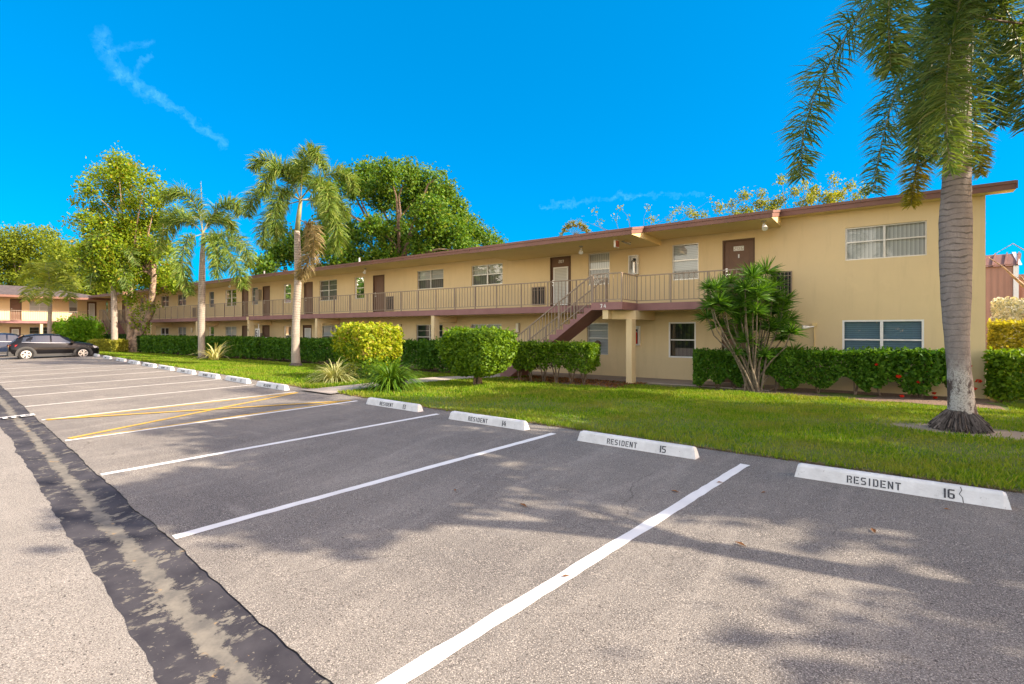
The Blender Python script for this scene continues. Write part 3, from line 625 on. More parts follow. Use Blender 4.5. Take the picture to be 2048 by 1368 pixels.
def aircon(parent, x0, x1, z0, z1, y=WY):
    b = MB(); b.box(x0, x1, y - .05, y, z0, z0 + .035); b.box(x0, x1, y - .05, y, z1 - .035, z1); b.box(x0, x0 + .035, y - .05, y, z0 + .035, z1 - .035); b.box(x1 - .035, x1, y - .05, y, z0 + .035, z1 - .035)
    o = b.build('air_conditioner', M['rail'], parent)
    g = MB(); g.box(x0 + .035, x1 - .035, y - .015, y - .002, z0 + .035, z1 - .035); g.build('grille', M['dark'], o)
    s = MB(); k = int((x1 - x0) / .1)
    for i in range(1, k): xx = x0 + (x1 - x0) * i / k; s.box(xx - .008, xx + .008, y - .05, y - .035, z0 + .036, z1 - .036)
    s.box(x0 + .036, x1 - .036, y - .034, y - .022, z1 - .15, z1 - .13); s.build('security_bars', M['rail'], o)
UZ0, UZ1 = 3.96, 4.90       # high window sill / head
WINS = []; DOORS = []; ACS = []
def W(a, b, z0, z1, cols, bl, **k): WINS.append((a, b, z0, z1, cols, bl, k)); OPEN.append((a, b, z0, z1))
def D(a, b, z0, z1, **k): DOORS.append((a, b, z0, z1, k)); OPEN.append((a, b, z0, z1))
DH = 2.1
# upper floor
W(-.96, .94, 3.96, 4.93, 2, 'blind_v', half=.55, white=False); D(-4.45, -3.44, FZ1, FZ1 + DH + .02, num='206'); W(-6.18, -5.25, 3.67, 4.94, 1, 'blind_h', white=False, half=.55, shade=.28)
W(-9.55, -8.62, 3.67, 4.92, 1, 'blind_v', half=.5, grid=True, shade=.5); D(-11.33, -10.33, FZ1, FZ1 + DH + .02, num='207', screen=True, panels=False)
W(-15.67, -13.83, UZ0, UZ1, 2, 'blind_v', half=.52, grid=True, shade=.52); W(-19.33, -17.47, UZ0, UZ1, 2, 'blind_h', half=.52, grid=True, shade=.5)
D(-22.81, -21.85, FZ1, FZ1 + DH); W(-24.46, -23.58, 3.67, UZ1, 1, 'curtain_dark', half=.5, grid=True, shade=.5); W(-27.88, -26.1, 3.67, UZ1, 2, 'curtain_dark', half=.5, grid=True, shade=.5); D(-29.54, -28.57, FZ1, FZ1 + DH)
W(-31.95, -31.02, 3.67, UZ1, 1, 'blind_h', half=.5, grid=True); D(-34.55, -33.6, FZ1, FZ1 + DH); W(-36.05, -35.2, 3.67, UZ1, 1, 'blind_d', half=.5, grid=True); D(-37.43, -36.5, FZ1, FZ1 + DH)
W(-40.03, -38.26, 3.67, UZ1, 2, 'blind_d', half=.5, grid=True); W(-42.7, -41.8, 3.67, UZ1, 1, 'blind_d', half=.5); W(-48.5, -46.8, UZ0, UZ1, 2, 'blind_d'); W(-52.0, -50.3, UZ0, UZ1, 2, 'curtain_dark', shade=.5)
W(-56.95, -56.0, 3.67, UZ1, 1, 'blind_d'); W(-60.1, -59.2, 3.67, UZ1, 1, 'curtain_dark'); D(-61.7, -60.75, FZ1, FZ1 + DH); W(-65.4, -64.4, 3.67, UZ1, 1, 'blind_d')
# lower floor
W(-1.03, .88, 1.02, 2.18, 2, 'blind_t', white=True, half=.5); W(-6.3, -5.34, .9, 2.17, 1, 'curtain_dark', white=True, half=.5, glass='glass_tint'); D(-4.48, -3.5, FZ0, FZ0 + DH)
W(-9.6, -8.68, .92, 2.17, 1, 'blind_h', half=.52, grid=True); W(-15.72, -13.89, 1.25, 2.17, 2, 'blind_v'); W(-19.4, -17.53, .92, 2.17, 2, 'blind_d', grid=True, glass='glass_tint', shade=.5)
D(-22.94, -21.93, FZ0, FZ0 + DH); W(-27.7, -25.7, .92, 2.17, 2, 'blind_h', grid=True, shade=.5); D(-29.65, -28.7, FZ0, FZ0 + DH, screen=True); W(-31.9, -31.0, .92, 2.17, 1, 'blind_h', shade=.5)
D(-34.6, -33.65, FZ0, FZ0 + DH); D(-37.43, -36.5, FZ0, FZ0 + DH); W(-40.0, -38.26, .92, 2.17, 2, 'blind_h', grid=True, shade=.5); W(-42.7, -41.8, .92, 2.17, 1, 'blind_h', shade=.5)
W(-48.5, -46.8, 1.0, 2.17, 2, 'blind_h', shade=.5); W(-52.0, -50.3, .95, 2.12, 2, 'curtain_dark', white=True, glass='glass_tint'); D(-54.5, -53.5, FZ0, FZ0 + DH)
wl = MB(); wall_with_openings(wl, OPEN, XL, XR, -.1, 5.45, WY, .18, I)
wl.quad((XR, WY, -.1), (XR, 27, -.1), (XR, 27, 5.5), (XR, WY, 5.45)); wl.quad((XL, WY, -.1), (XL, 27, -.1), (XL, 27, 5.5), (XL, WY, 5.45)); wl.quad((XL, 27, -.1), (XR, 27, -.1), (XR, 27, 5.5), (XL, 27, 5.5))
wl.box(-2.7, XR - .003, WY - .012, WY - .001, -.05, .20)
wl.build('wall', M['wall'], bld)
for a, b, c, d, n, bl, k in WINS: window(bld, a, b, c, d, n, bl, **k)
for a, b, c, d, k in DOORS: door(bld, a, b, c, d, **k)
for a, b, z0 in ((-12.22, -11.56, 2.95), (-3.0, -2.36, 2.97), (-21.69, -21.08, 2.92), (-45.5, -44.85, 2.95)): aircon(bld, a, b, z0, z0 + .78)
# roof, soffit, fascia: eave sections step forward and back
ROOFZ = lambda y: 5.18 + .2 * (y - 15.5)
SEC = [(-66.3, -58.2, 16.35, 5.17), (-58.2, -52.4, 15.5, 4.97), (-52.4, -13.45, 16.35, 5.17), (-13.45, -6.58, 15.5, 4.97), (-6.58, -2.67, 16.5, 5.18), (-2.67, 2.66, 17.8, 5.43)]
rf = MB(); so = MB(); fa = MB()
for (a, b, e, zs) in SEC:
    zt = ROOFZ(e); T = .03
    rf.add([(a, e - .03, zt), (b, e - .03, zt), (b, 22.8, ROOFZ(22.8)), (a, 22.8, ROOFZ(22.8)), (b, 27.6, ROOFZ(22.8) - .8), (a, 27.6, ROOFZ(22.8) - .8)], [(0, 1, 2, 3), (3, 2, 4, 5)])
    so.add([(a, e + .02, zs), (b, e + .02, zs), (b, WY, zs), (a, WY, zs)], [(0, 1, 2, 3)])
    for x, s in ((a, 1), (b, -1)):
        so.add([(x - s * .0, e + .02, zs), (x, WY + .02, zs), (x, WY + .02, ROOFZ(WY) - .02), (x, e + .02, zt - .02)], [(0, 1, 2, 3)])
    h = zt - zs
    fa.box(a, b, e - .012, e + .02, zt - h * 1.0 - .005, zt - .075); fa.box(a, b, e - .035, e + .02, zt - .075, zt + .004)
for x, e, e2, zs, s in ((-6.58, 15.5, 16.5, 4.97, 1), (-2.67, 16.5, 17.8, 5.18, 1), (-52.4, 15.5, 16.35, 4.97, 1), (-58.2, 15.5, 16.35, 4.97, -1), (-13.45, 15.5, 16.35, 4.97, -1)):
    zt = ROOFZ(e)
    xs = sorted((x + s * .001, x + s * .03))
    for (o0, o1, k) in ((-.075, .004, .045), (-.20, -.075, .025)):
        xs = sorted((x + s * .001, x + s * k))
        fa.add([(xs[0], e - .035, zt + o0), (xs[1], e - .035, zt + o0), (xs[1], e2, ROOFZ(e2) + o0), (xs[0], e2, ROOFZ(e2) + o0), (xs[0], e - .035, zt + o1), (xs[1], e - .035, zt + o1), (xs[1], e2, ROOFZ(e2) + o1), (xs[0], e2, ROOFZ(e2) + o1)],
               [(0, 3, 2, 1), (4, 5, 6, 7), (0, 1, 5, 4), (1, 2, 6, 5), (2, 3, 7, 6), (3, 0, 4, 7)])
for x, s in ((2.66, 1), (-66.3, -1)):
    xs = sorted((x, x + s * .03)); e = 17.8 if s > 0 else 16.35
    fa.add([(xx, y, ROOFZ(y) + o) for xx in xs for y in (e - .035, 22.8) for o in (-.2, .004)], [(0, 1, 3, 2), (4, 6, 7, 5), (0, 4, 5, 1), (2, 3, 7, 6), (1, 5, 7, 3), (0, 2, 6, 4)])
rfo = rf.build('roof', M['roof'], bld); so.build('soffit', M['soffit'], bld); fa.build('fascia', M['fascia'], bld)
vt = MB(); vt.tube([(-23.2, 17.6, 5.6), (-23.2, 17.6, 5.85)], .05, 8); vt.build('vent_pipe', M['steel'], rfo)
vt = MB(); vt.tube([(-33.2, 17.6, 5.6), (-33.2, 17.6, 5.82)], .05, 8); vt.build('vent_pipe', M['steel'], rfo)
# walkway slab with its landings
sl = MB(); ZB = 2.555
LX0, LX1, LY = -7.95, -6.84, 15.38
sl.box(XL, -2.9, SY, WY, ZB, FZ1); sl.box(LX0, LX1, LY, SY - .001, ZB, FZ1); sl.box(-58.1, -57.0, LY, SY - .001, ZB, FZ1)
slo = sl.build('walkway_slab', M['mauve'], bld)
wf = MB(); wf.quad((XL, SY + .1, FZ1 + .004), (-2.9, SY + .1, FZ1 + .004), (-2.9, WY, FZ1 + .004), (XL, WY, FZ1 + .004)); wf.build('walkway_floor', M['concrete'], slo)  # pale top added out of sight to bounce light under the eaves
ce = MB(); ce.quad((XL, SY + .15, ZB - .003), (-2.9, SY + .15, ZB - .003), (-2.9, WY, ZB - .003), (XL, WY, ZB - .003)); ce.build('ceiling', M['soffit'], slo)
# support posts with beams
for x in (-16.78, -25.96, -33.58, -41.2, -49.86):
    p = MB(); p.box(x, x + .2, SY + .02, SY + .36, .1, 2.25); p.box(x, x + .2, SY + .02, WY - .002, 2.25, ZB - .004); p.build('support_post', M['wall'], bld)
p = MB(); p.box(-7.0, -6.8, 16.05, 16.4, .05, 2.25); p.box(-7.57, -7.37, 15.45, 15.75, 2.25, ZB - .004); p.add([(-7.57, 15.75, 2.25), (-7.37, 15.75, 2.25), (-6.8, 16.4, 2.25), (-6.8, WY, 2.25), (-7.1, WY, 2.25), (-7.1, 16.4, 2.25)] + [(-7.57, 15.75, ZB - .004), (-7.37, 15.75, ZB - .004), (-6.8, 16.4, ZB - .004), (-6.8, WY, ZB - .004), (-7.1, WY, ZB - .004), (-7.1, 16.4, ZB - .004)], [(5, 4, 3, 2, 1, 0), (6, 7, 8, 9, 10, 11)] + [(i, (i + 1) % 6, 6 + (i + 1) % 6, 6 + i) for i in range(6)])
p.build('support_post', M['wall'], bld)
lettering('74', (-7.62, LY - .002, 2.615), (1, 0, 0), (0, 0, 1), .13, (0, -1, 0), .4).build('number', M['white'], bld)
b = MB(); b.box(-33.62, -33.36, SY - .02, SY - .001, 2.55, 2.76); b.build('address_plaque', M['wall'], bld)
lettering('7', (-33.545, SY + .019, 2.10), (1, 0, 0), (0, 0, 1), .19, (0, -1, 0)).build('number', M['dark'], bld); lettering('4', (-33.545, SY + .019, 1.82), (1, 0, 0), (0, 0, 1), .19, (0, -1, 0)).build('number', M['dark'], bld)
# railings
RH = .945
def rail_run(p0, p1, posts, sp=.158, name='railing', p0_=0, p1_=0):
    p0 = Vector(p0); p1 = Vector(p1); L = (p1 - p0).length; d = (p1 - p0) / L
    r = MB(); t = .018
    def bar(a, b, w, h):
        a = Vector(a); b = Vector(b); dd = (b - a).normalized(); s = dd.cross(Vector((0, 0, 1))).normalized() * w / 2; u = s.cross(dd).normalized() * h / 2
        r.add([a + s + u, a - s + u, a - s - u, a + s - u, b + s + u, b - s + u, b - s - u, b + s - u], [(0, 1, 2, 3), (7, 6, 5, 4), (0, 4, 5, 1), (1, 5, 6, 2), (2, 6, 7, 3), (3, 7, 4, 0)])
    zr = Vector((0, 0, RH)); zb = Vector((0, 0, .09))
    bar(p0 + zr, p1 + zr, .045, .035); bar(p0 + zb, p1 + zb, .03, .025)
    n = max(1, round(L / sp))
    s0 = Vector((d.y, -d.x, 0)).normalized() * .009; e0 = Vector((d.x, d.y, 0)).normalized() * .009
    for i in range(1, n):
        q = p0 + d * (L * i / n)
        r.add([q + zb + s0 + e0, q + zb - s0 + e0, q + zb - s0 - e0, q + zb + s0 - e0, q + zr + s0 + e0 - Vector((0, 0, .018)), q + zr - s0 + e0 - Vector((0, 0, .018)), q + zr - s0 - e0 - Vector((0, 0, .018)), q + zr + s0 - e0 - Vector((0, 0, .018))],
              [(0, 4, 5, 1), (1, 5, 6, 2), (2, 6, 7, 3), (3, 7, 4, 0)])
    o = r.build(name, M['rail'], bld)
    for k in range(p0_, posts + 1 - p1_):
        q = p0 + d * (L * k / posts); m_ = MB(); m_.box(q.x - .021, q.x + .021, q.y - .021, q.y + .021, q.z, q.z + RH - .015); m_.build('post', M['rail'], o)
RY = SY + .05
rail_run((-13.0, RY, FZ1), (-8.0, RY, FZ1), 4)
for i in range(7):
    x1 = -13.0 - i * 7.0; rail_run((x1 - 7.0, RY, FZ1), (x1 - .002, RY, FZ1), 5 if i % 2 else 6, p1_=1)
rail_run((LX0 + .04, LY + .05, FZ1), (LX1 - .04, LY + .05, FZ1), 1); rail_run((LX1 - .05, LY + .08, FZ1), (LX1 - .05, RY - .03, FZ1), 1, p0_=1, p1_=1); rail_run((LX1 - .05, RY, FZ1), (-3.35, RY, FZ1), 3)
rail_run((-58.1, LY + .05, FZ1), (-57.0, LY + .05, FZ1), 1); rail_run((-58.05, LY + .1, FZ1), (-58.05, RY, FZ1), 1, p0_=1)
# staircase: descends to the left from the landing
st = MB(); NR = 15; rise = (FZ1 - FZ0) / NR; run = .275; poly = []
for y0, y1 in ((LY, LY + 1.2),):
    top = [(LX0, FZ1 - .001)]
    x, z = LX0, FZ1
    pts = [(LX0, ZB)]
    for k in range(NR - 1):
        z -= rise; pts2 = (x, z); top.append((x, z)); x -= run; top.append((x, z))
    low = [(x, FZ0)]; end = [(x + .35, FZ0 - .05)]
    poly = top + low + end + [(LX0, ZB)]
    st.prism(poly, 'y', y0, y1)
sto = st.build('staircase', M['mauve'], bld)
XB = x
for yy in (LY + .05, LY + 1.15):
    rail_run((XB + .05, yy, FZ0 + rise * .6), (LX0 - .02, yy, FZ1 - .02), 3, name='stair_railing')
# far staircase, mirrored: descends to the right from the far landing
st = MB(); x, z = -57.0, FZ1; top = [(-57.0, FZ1 - .001)]
for k in range(NR - 1): z -= rise; top.append((x, z)); x += run; top.append((x, z))
st.prism(top + [(x, FZ0), (x - .35, FZ0 - .05), (-57.0, ZB)], 'y', LY, LY + 1.2); st.build('staircase', M['mauve'], bld)
for yy in (LY + .05, LY + 1.15): rail_run((-56.98, yy, FZ1 - .02), (x - .05, yy, FZ0 + rise * .6), 3, name='stair_railing')
# things fixed to the building
def extinguisher(x, z, lab, red):
    r = empty('fire_extinguisher_cabinet', (x + .17, WY - .1, z)); tag(r, lab, 'fire extinguisher', 'fire extinguisher cabinets')
    b = MB(); b.box(x, x + .36, WY - .02, WY - .001, z, z + .72); b.box(x, x + .03, WY - .16, WY - .02, z, z + .72); b.box(x + .33, x + .36, WY - .16, WY - .02, z, z + .72); b.box(x + .03, x + .33, WY - .16, WY - .02, z, z + .03); b.box(x + .03, x + .33, WY - .16, WY - .02, z + .69, z + .72)
    b.build('cabinet', M['white'], r)
    c = MB(); c.tube([(x + .2, WY - .09, z + .05), (x + .2, WY - .09, z + .45), (x + .2, WY - .09, z + .52)], [.07, .07, .025], 12); c.build('extinguisher', M['red'] if red else M['steel'], r, smooth=False)
    c = MB(); c.box(x + .17, x + .25, WY - .13, WY - .05, z + .52, z + .60); c.tube([(x + .2, WY - .09, z + .56), (x + .1, WY - .1, z + .5), (x + .09, WY - .1, z + .2)], .012, 6); c.build('hose', M['black'], r)
extinguisher(-7.78, 3.97, 'white fire extinguisher cabinet on the upper wall behind the landing railing', False)
extinguisher(-7.72, 1.32, 'white fire extinguisher cabinet on the lower wall right of the support post', True)
def wall_lamp(x, z, lab, w=.16, h=.42):
    r = empty('wall_lamp', (x, WY - .05, z)); tag(r, lab, 'lamp', 'wall lamps along the ground floor')
    b = MB(); b.box(x - w / 2, x + w / 2, WY - .03, WY - .001, z, z + h); b.build('back_plate', M['rail'], r)
    b = MB(); b.box(x - w / 2 + .01, x + w / 2 - .01, WY - .12, WY - .03, z + .02, z + h - .02); b.build('diffuser', M['lampglass'], r)
wall_lamp(-12.95, 1.78, 'tall pale wall lamp beside the foot of the stairs'); wall_lamp(-20.55, 1.78, 'tall pale wall lamp between the yellow bush and the next window'); wall_lamp(-45.55, 1.7, 'small pale wall lamp far left behind the slim palm')
def soffit_lamp(x, y, z, lab):
    r = empty('soffit_lamp', (x, y, z)); tag(r, lab, 'lamp', 'spotlights under the eaves')
    b = MB(); b.tube([(x, y, z), (x, y, z - .03)], .07, 12); b.tube([(x, y, z - .03), (x, y, z - .12)], .02, 8); b.build('mount', M['grey'], r)
    b = MB(); b.tube([(x, y, z - .10), (x + .02, y - .03, z - .17), (x + .05, y - .10, z - .26)], [.035, .06, .085], 12); b.build('lamp_head', M['white'], r)
soffit_lamp(-9.0, 16.6, 4.97, 'white spotlight under the eave above the window by door 207'); soffit_lamp(-2.95, 16.9, 5.18, 'white spotlight under the eave above door 206'); soffit_lamp(-22.2, 17.2, 5.17, 'white spotlight under the eave above the brown door at the middle'); soffit_lamp(-37.0, 17.2, 5.17, 'small spotlight under the eave at the far left doors')
r = empty('exit_sign', (-7.2, 16.2, 4.97)); tag(r, 'small white box sign with red side hanging under the eave above the landing', 'sign')
b = MB(); b.box(-7.42, -7.36, 16.0, 16.3, 4.70, 4.95); b.box(-7.41, -7.37, 16.1, 16.2, 4.95, 4.968); b.build('sign_box', M['white'], r); b = MB(); b.box(-7.357, -7.35, 16.02, 16.28, 4.72, 4.93); b.build('sign_face', mat('sign_red', (.42, .13, .09), .5), r)
b = MB(); b.tube([(-7.3, 16.5, 4.967), (-7.3, 16.5, 4.93)], .06, 10); b.tube([(-7.3, 16.5, 4.93), (-7.05, 16.55, 4.86)], [.03, .05], 10); b.build('lamp_arm', M['grey'], r)
for x, z, lab in ((-35.15, 3.95, 'beige electrical box on the upper wall between two brown doors'), (-35.1, .95, 'beige electrical box on the lower wall beside the support post')):
    r = empty('electrical_box', (x, WY, z)); tag(r, lab, 'electrical box', 'electrical boxes on the wall'); b = MB(); b.box(x, x + .48, WY - .22, WY - .001, z, z + .75); b.build('box', M['grey'], r); b = MB(); b.box(x + .03, x + .45, WY - .235, WY - .22, z + .04, z + .71); b.build('cover', M['rail'], r)
r = empty('unit_sign', (-33.1, SY + .4, 1.4)); tag(r, 'white sign with dark digits standing behind the hedge under the walkway', 'sign')
b = MB(); b.box(-33.45, -32.85, SY + .45, SY + .48, 1.45, 2.0); b.build('panel', M['white'], r); b = MB(); b.tube([(-33.0, SY + .465, .1), (-33.0, SY + .465, 2.3)], .03, 8); b.build('pole', M['white'], r); lettering('61', (-33.38, SY + .449, 1.5), (1, 0, 0), (0, 0, 1), .4, (0, -1, 0), .12).build('lettering', M['dark'], r)
r = empty('storage_box', (-32.9, SY + .7, .12)); tag(r, 'white utility box standing under the sign behind the hedge', 'box'); b = MB(); b.box(-33.4, -32.4, SY + .55, SY + .95, .12, 1.38); b.build('body', M['white'], r); b = MB(); b.box(-33.43, -32.37, SY + .52, SY + .98, 1.38, 1.43); b.build('lid', M['white'], r)
r = empty('hose_bib', (-1.75, WY, 1.6)); tag(r, 'white outdoor spotlight on a conduit of the yellow end wall', 'lamp'); b = MB(); b.tube([(-1.75, WY - .03, .9), (-1.75, WY - .03, 2.0)], .016, 8); b.box(-1.81, -1.69, WY - .07, WY - .001, 2.0, 2.1); b.build('conduit', M['soffit'], r); b = MB(); b.tube([(-1.75, WY - .04, 2.0), (-1.85, WY - .1, 1.98), (-2.0, WY - .16, 1.97), (-2.06, WY - .18, 1.965)], [.02, .025, .06, .075], 10); b.build('lamp_head', M['white'], r)
r.name = 'wall_spotlight'
b = MB(); b.disc((-9.12, WY - .0, 1.36), .13, 'y', 14, -.03); b.disc((-9.12, WY - .03, 1.36), .07, 'y', 12, -.03); tag(b.build('wreath', M['bark']), 'small brown wreath hanging on the window under the stairs', 'wreath')

# ---------------------------------------------------------------- other buildings
def PX(x, y, z, X0=-66.0): return (X0 - (y - 18.2), x, z)     # facade facing +x: local x -> world y
def build_left():
    r = empty('apartment_building', (-66, 8, 0)); tag(r, 'sunlit two storey yellow building with dark shingle roof at the far left', 'building')
    def yo(px): a = (px - CXP) / F; return -66 * (a * SA + CA) / (a * CA - SA)
    ops = []; win = []; dor = []
    def w(p0, p1, z0, z1, c, bl, **k): a, b = yo(p0), yo(p1); ops.append((a, b, z0, z1)); win.append((a, b, z0, z1, c, bl, k))
    def d(p0, p1, z0, z1, **k): a, b = yo(p0), yo(p1); ops.append((a, b, z0, z1)); dor.append((a, b, z0, z1, k))
    d(20, 43.5, 2.8, 4.85); w(59, 99, 3.7, 4.7, 2, 'blind_v'); w(138, 155, 3.6, 4.85, 1, 'blind_h', shade=.5); d(174, 193, 2.8, 4.85, screen=True)
    d(19, 42, .12, 2.2, screen=True); w(59, 98, .9, 2.2, 2, 'curtain_dark', glass='glass_tint', grid=True); w(-60, -30, .9, 2.2, 2, 'blind_d')
    m_ = MB(); wall_with_openings(m_, ops, -14, 18.1, -.1, 5.2, 18.2, .18, PX)
    m_.quad((-66, 18.1, -.1), (-75, 18.1, -.1), (-75, 18.1, 5.2), (-66, 18.1, 5.2)); m_.quad((-66, -14, -.1), (-75, -14, -.1), (-75, -14, 5.2), (-66, -14, 5.2)); m_.build('wall', M['wall'], r)
    for a, b, c, e, n, bl, k in win: window(r, a, b, c, e, n, bl, P=PX, **k)
    for a, b, c, e, k in dor: door(r, a, b, c, e, P=PX, panels=False, **k)
    s = MB(); s.box(-65.999, -64.4, -14, 18.1, 2.55, 2.8); s.build('walkway_slab', M['mauve'], r)
    q = MB(); y = -2.0
    while y < 16:
        q.box(-64.48, -64.46, y, y + .018, 2.88, 3.7); y += .16
    q.box(-64.49, -64.45, -2, 16.2, 3.7, 3.74); q.box(-64.49, -64.45, -2, 16.2, 2.86, 2.88); q.build('railing', M['rail'], r)
    f = MB(); f.box(-64.25, -64.2, -14.6, 18.15, 4.93, 5.13); f.build('fascia', M['fascia'], r)
    o = MB(); o.quad((-64.25, -14.6, 5.0), (-64.25, 18.15, 5.0), (-66.0, 18.15, 5.0), (-66.0, -14.6, 5.0)); o.build('soffit', M['soffit'], r)
    o = MB(); o.add([(-64.19, -14.6, 5.135), (-64.19, 18.15, 5.135), (-69.5, 13.5, 6.3), (-69.5, -14.6, 6.3), (-75.5, -14.6, 5.2), (-75.5, 18.15, 5.2)], [(0, 1, 2, 3), (3, 2, 5, 4), (1, 5, 2)]); o.build('roof', M['shingle'], r)
    for yy in (6.5, 12.6): p = MB(); p.box(-64.75, -64.5, yy, yy + .2, 0, 2.55); p.build('support_post', M['wall'], r)
build_left()
def build_brown():
    r = empty('brown_building', (5, 41, 0)); tag(r, 'brown ribbed siding building with sloping metal roof behind the right hedges', 'building')
    b = MB(); b.box(2.0, 5.98, 41, 49, -.2, 5.75); b.build('wall', M['brownsiding'], r); b = MB(); b.box(6.24, 14, 42.2, 49, -.2, 5.2); b.build('wing_wall', M['brownsiding'], r)
    b = MB(); b.add([(1.8, 40.85, 5.62), (6.25, 40.85, 5.62), (6.6, 42.6, 6.5), (2.2, 42.6, 6.5), (6.6, 49, 6.5), (2.2, 49, 6.5)], [(0, 1, 2, 3), (3, 2, 4, 5)])
    for k in range(9): x = 1.95 + k * .52; b.add([(x, 40.86, 5.64), (x + .07, 40.86, 5.64), (x + .42, 42.6, 6.55), (x + .35, 42.6, 6.55), (x, 40.84, 5.70), (x + .07, 40.84, 5.70), (x + .42, 42.6, 6.6), (x + .35, 42.6, 6.6)], [(4, 5, 6, 7), (0, 4, 7, 3), (1, 2, 6, 5)])
    b.build('roof', M['fascia'], r); b = MB(); b.box(6.0, 6.22, 40.9, 41.2, -.2, 5.65); b.prism([(40.9, 5.66), (42.7, 6.6), (42.9, 6.6), (41.2, 5.66)], 'x', 6.2, 6.36); b.build('corner_trim', M['white'], r)
build_brown()

# ---------------------------------------------------------------- vegetation builders
def in_ellipsoids(cl, n, shell=.55):
    cl = np.array(cl, dtype=float)   # cx,cy,cz,rx,ry,rz
    w = (cl[:, 3] * cl[:, 5]); idx = rng.choice(len(cl), n, p=w / w.sum())
    d = unit(rng.normal(size=(n, 3))); r = rng.uniform(0, 1, (n, 1)) ** shell
    return cl[idx, :3] + d * r * cl[idx, 3:6], d
def crown_quads(cl, n, L, W, bias=(.3, -.1, .6), shell=.4, sub=None):
    """leaves gathered in sprigs spread through the clumps"""
    k = sub or 7
    c, d = in_ellipsoids(cl, n // k, shell)
    c = np.repeat(c, k, 0) + rng.normal(size=(n // k * k, 3)) * L * 1.1
    return leaf_quads(c, L, W, bias)
def crown(name, cl, n, L, W, m_, parent, bias=(.3, -.1, .6), shell=.4, sub=None): return np_obj(name, crown_quads(cl, n, L, W, bias, shell, sub), 4, m_, parent)
def clumps(lst, Z, dz=2.0, flat=1.0, depth=1.0):
    o = []
    for px, py, r in lst:
        z = Z + rng.uniform(-dz, dz); p = at(px, py, z); rr = r / F * z; o.append((*p, rr, rr * depth, rr * flat))
    return o
def branches(mb, base, targets, r0, wob=.15, fork=.45):
    base = Vector(base)
    for t in targets:
        t = Vector(t); d = t - base; mid = base + d * fork + Vector((rng.uniform(-wob, wob), rng.uniform(-wob, wob), abs(rng.uniform(0, wob)) + d.length * .06))
        mb.tube([base, base + (mid - base) * .5 + Vector(rng.normal(size=3)) * wob * .3, mid, mid + (t - mid) * .55 + Vector(rng.normal(size=3)) * wob * .4, t], [r0, r0 * .8, r0 * .6, r0 * .38, r0 * .12], 6)
    return mb
# --- hedges: a clipped box of leaves on short bare stems
def hedge(p0, p1, w, h0, h1, n, L, m_, label, group=None, cat='hedge', name='hedge', stem_gap=.55, rough=.12, bottom=.15, fill=.22, stems=True):
    p0 = np.array(p0, float); p1 = np.array(p1, float); Ln = np.linalg.norm(p1 - p0); d = (p1 - p0) / Ln; nn = np.array((-d[1], d[0]))
    z0 = zg(p0[0], p0[1]); root = empty(name, ((p0[0] + p1[0]) / 2, (p0[1] + p1[1]) / 2, z0)); tag(root, label, cat, group)
    # shell sampling: front, back, top, ends + interior
    A = np.array([Ln * (h1 - h0), Ln * (h1 - h0) * .4, Ln * w, w * (h1 - h0), w * (h1 - h0), Ln * (h1 - h0) * fill * 2.0]); c = rng.choice(6, n, p=A / A.sum())
    u = rng.uniform(0, Ln, n); v = rng.uniform(-w / 2, w / 2, n); z = rng.uniform(h0, h1, n); e = np.abs(rng.normal(size=n)) * rough
    v = np.where(c == 0, -w / 2 + e, v); v = np.where(c == 1, w / 2 - e, v); z = np.where(c == 2, h1 - e, z); u = np.where(c == 3, e, u); u = np.where(c == 4, Ln - e, u)
    k = rng.uniform(0, 10)
    lump = .05 * np.sin(u * 2.3 + k) + .035 * np.sin(u * 5.9 + z * 4 + k) + .03 * np.sin(u * 11 + z * 7)
    v = v + np.where(c == 0, -lump * 1.1, 0); z = z + np.where(c == 2, lump * .5, 0) + rng.normal(size=n) * .012
    # round the top edges, ragged underside
    tz = np.clip((z - (h1 - .10)) / .10, 0, 1); v = v * (1 - .12 * tz ** 2)
    low = h0 + bottom * (.5 + .5 * np.sin(u * (2 * math.pi / stem_gap) + k) + .4 * np.sin(u * 3.1 + k * 2))
    keep = z > low
    u, v, z, c = u[keep], v[keep], z[keep], c[keep]
    P = np.stack([p0[0] + d[0] * u + nn[0] * v, p0[1] + d[1] * u + nn[1] * v, z0 + z], 1)
    nb = np.zeros((len(u), 3)); nb[:, 2] = np.where(c == 2, 1.0, .35); nb[:, :2] -= np.where(c == 0, .8, 0)[:, None] * nn
    FQ = leaf_quads(P, L, L * .55, nb)
    ns = int(Ln * 26); us = rng.uniform(0, Ln, ns); vs_ = rng.uniform(-w / 2, w / 2, ns); Q = np.stack([p0[0] + d[0] * us + nn[0] * vs_, p0[1] + d[1] * us + nn[1] * vs_, np.full(ns, z0 + h1)], 1); hh = rng.uniform(.02, .11, ns)
    Q = np.repeat(Q, 3, 0); Q[:, 2] += np.repeat(hh, 3) * np.tile((.2, .6, 1.0), ns); Q[:, :2] += rng.normal(size=(len(Q), 2)) * .012; np_obj('foliage', np.concatenate([FQ, leaf_quads(Q, L, L * .5, (0, 0, .3))]), 4, m_, root)
    if stems:
        q = stem_gap * .3
        while q < Ln:
            s = MB()
            b = p0 + d * q + nn * rng.uniform(-.1, .1)
            for _ in range(3):
                t = b + d * rng.uniform(-.28, .28) + nn * rng.uniform(-.2, .2)
                s.tube([(b[0], b[1], z0 - .05), ((b[0] * .6 + t[0] * .4), (b[1] * .6 + t[1] * .4), z0 + (h0 + bottom) * .6), (t[0], t[1], z0 + h0 + (h1 - h0) * .55)], [.028, .02, .009], 5)
            q += stem_gap * rng.uniform(.85, 1.15); s.build('stem', M['bark'], root)
    return root
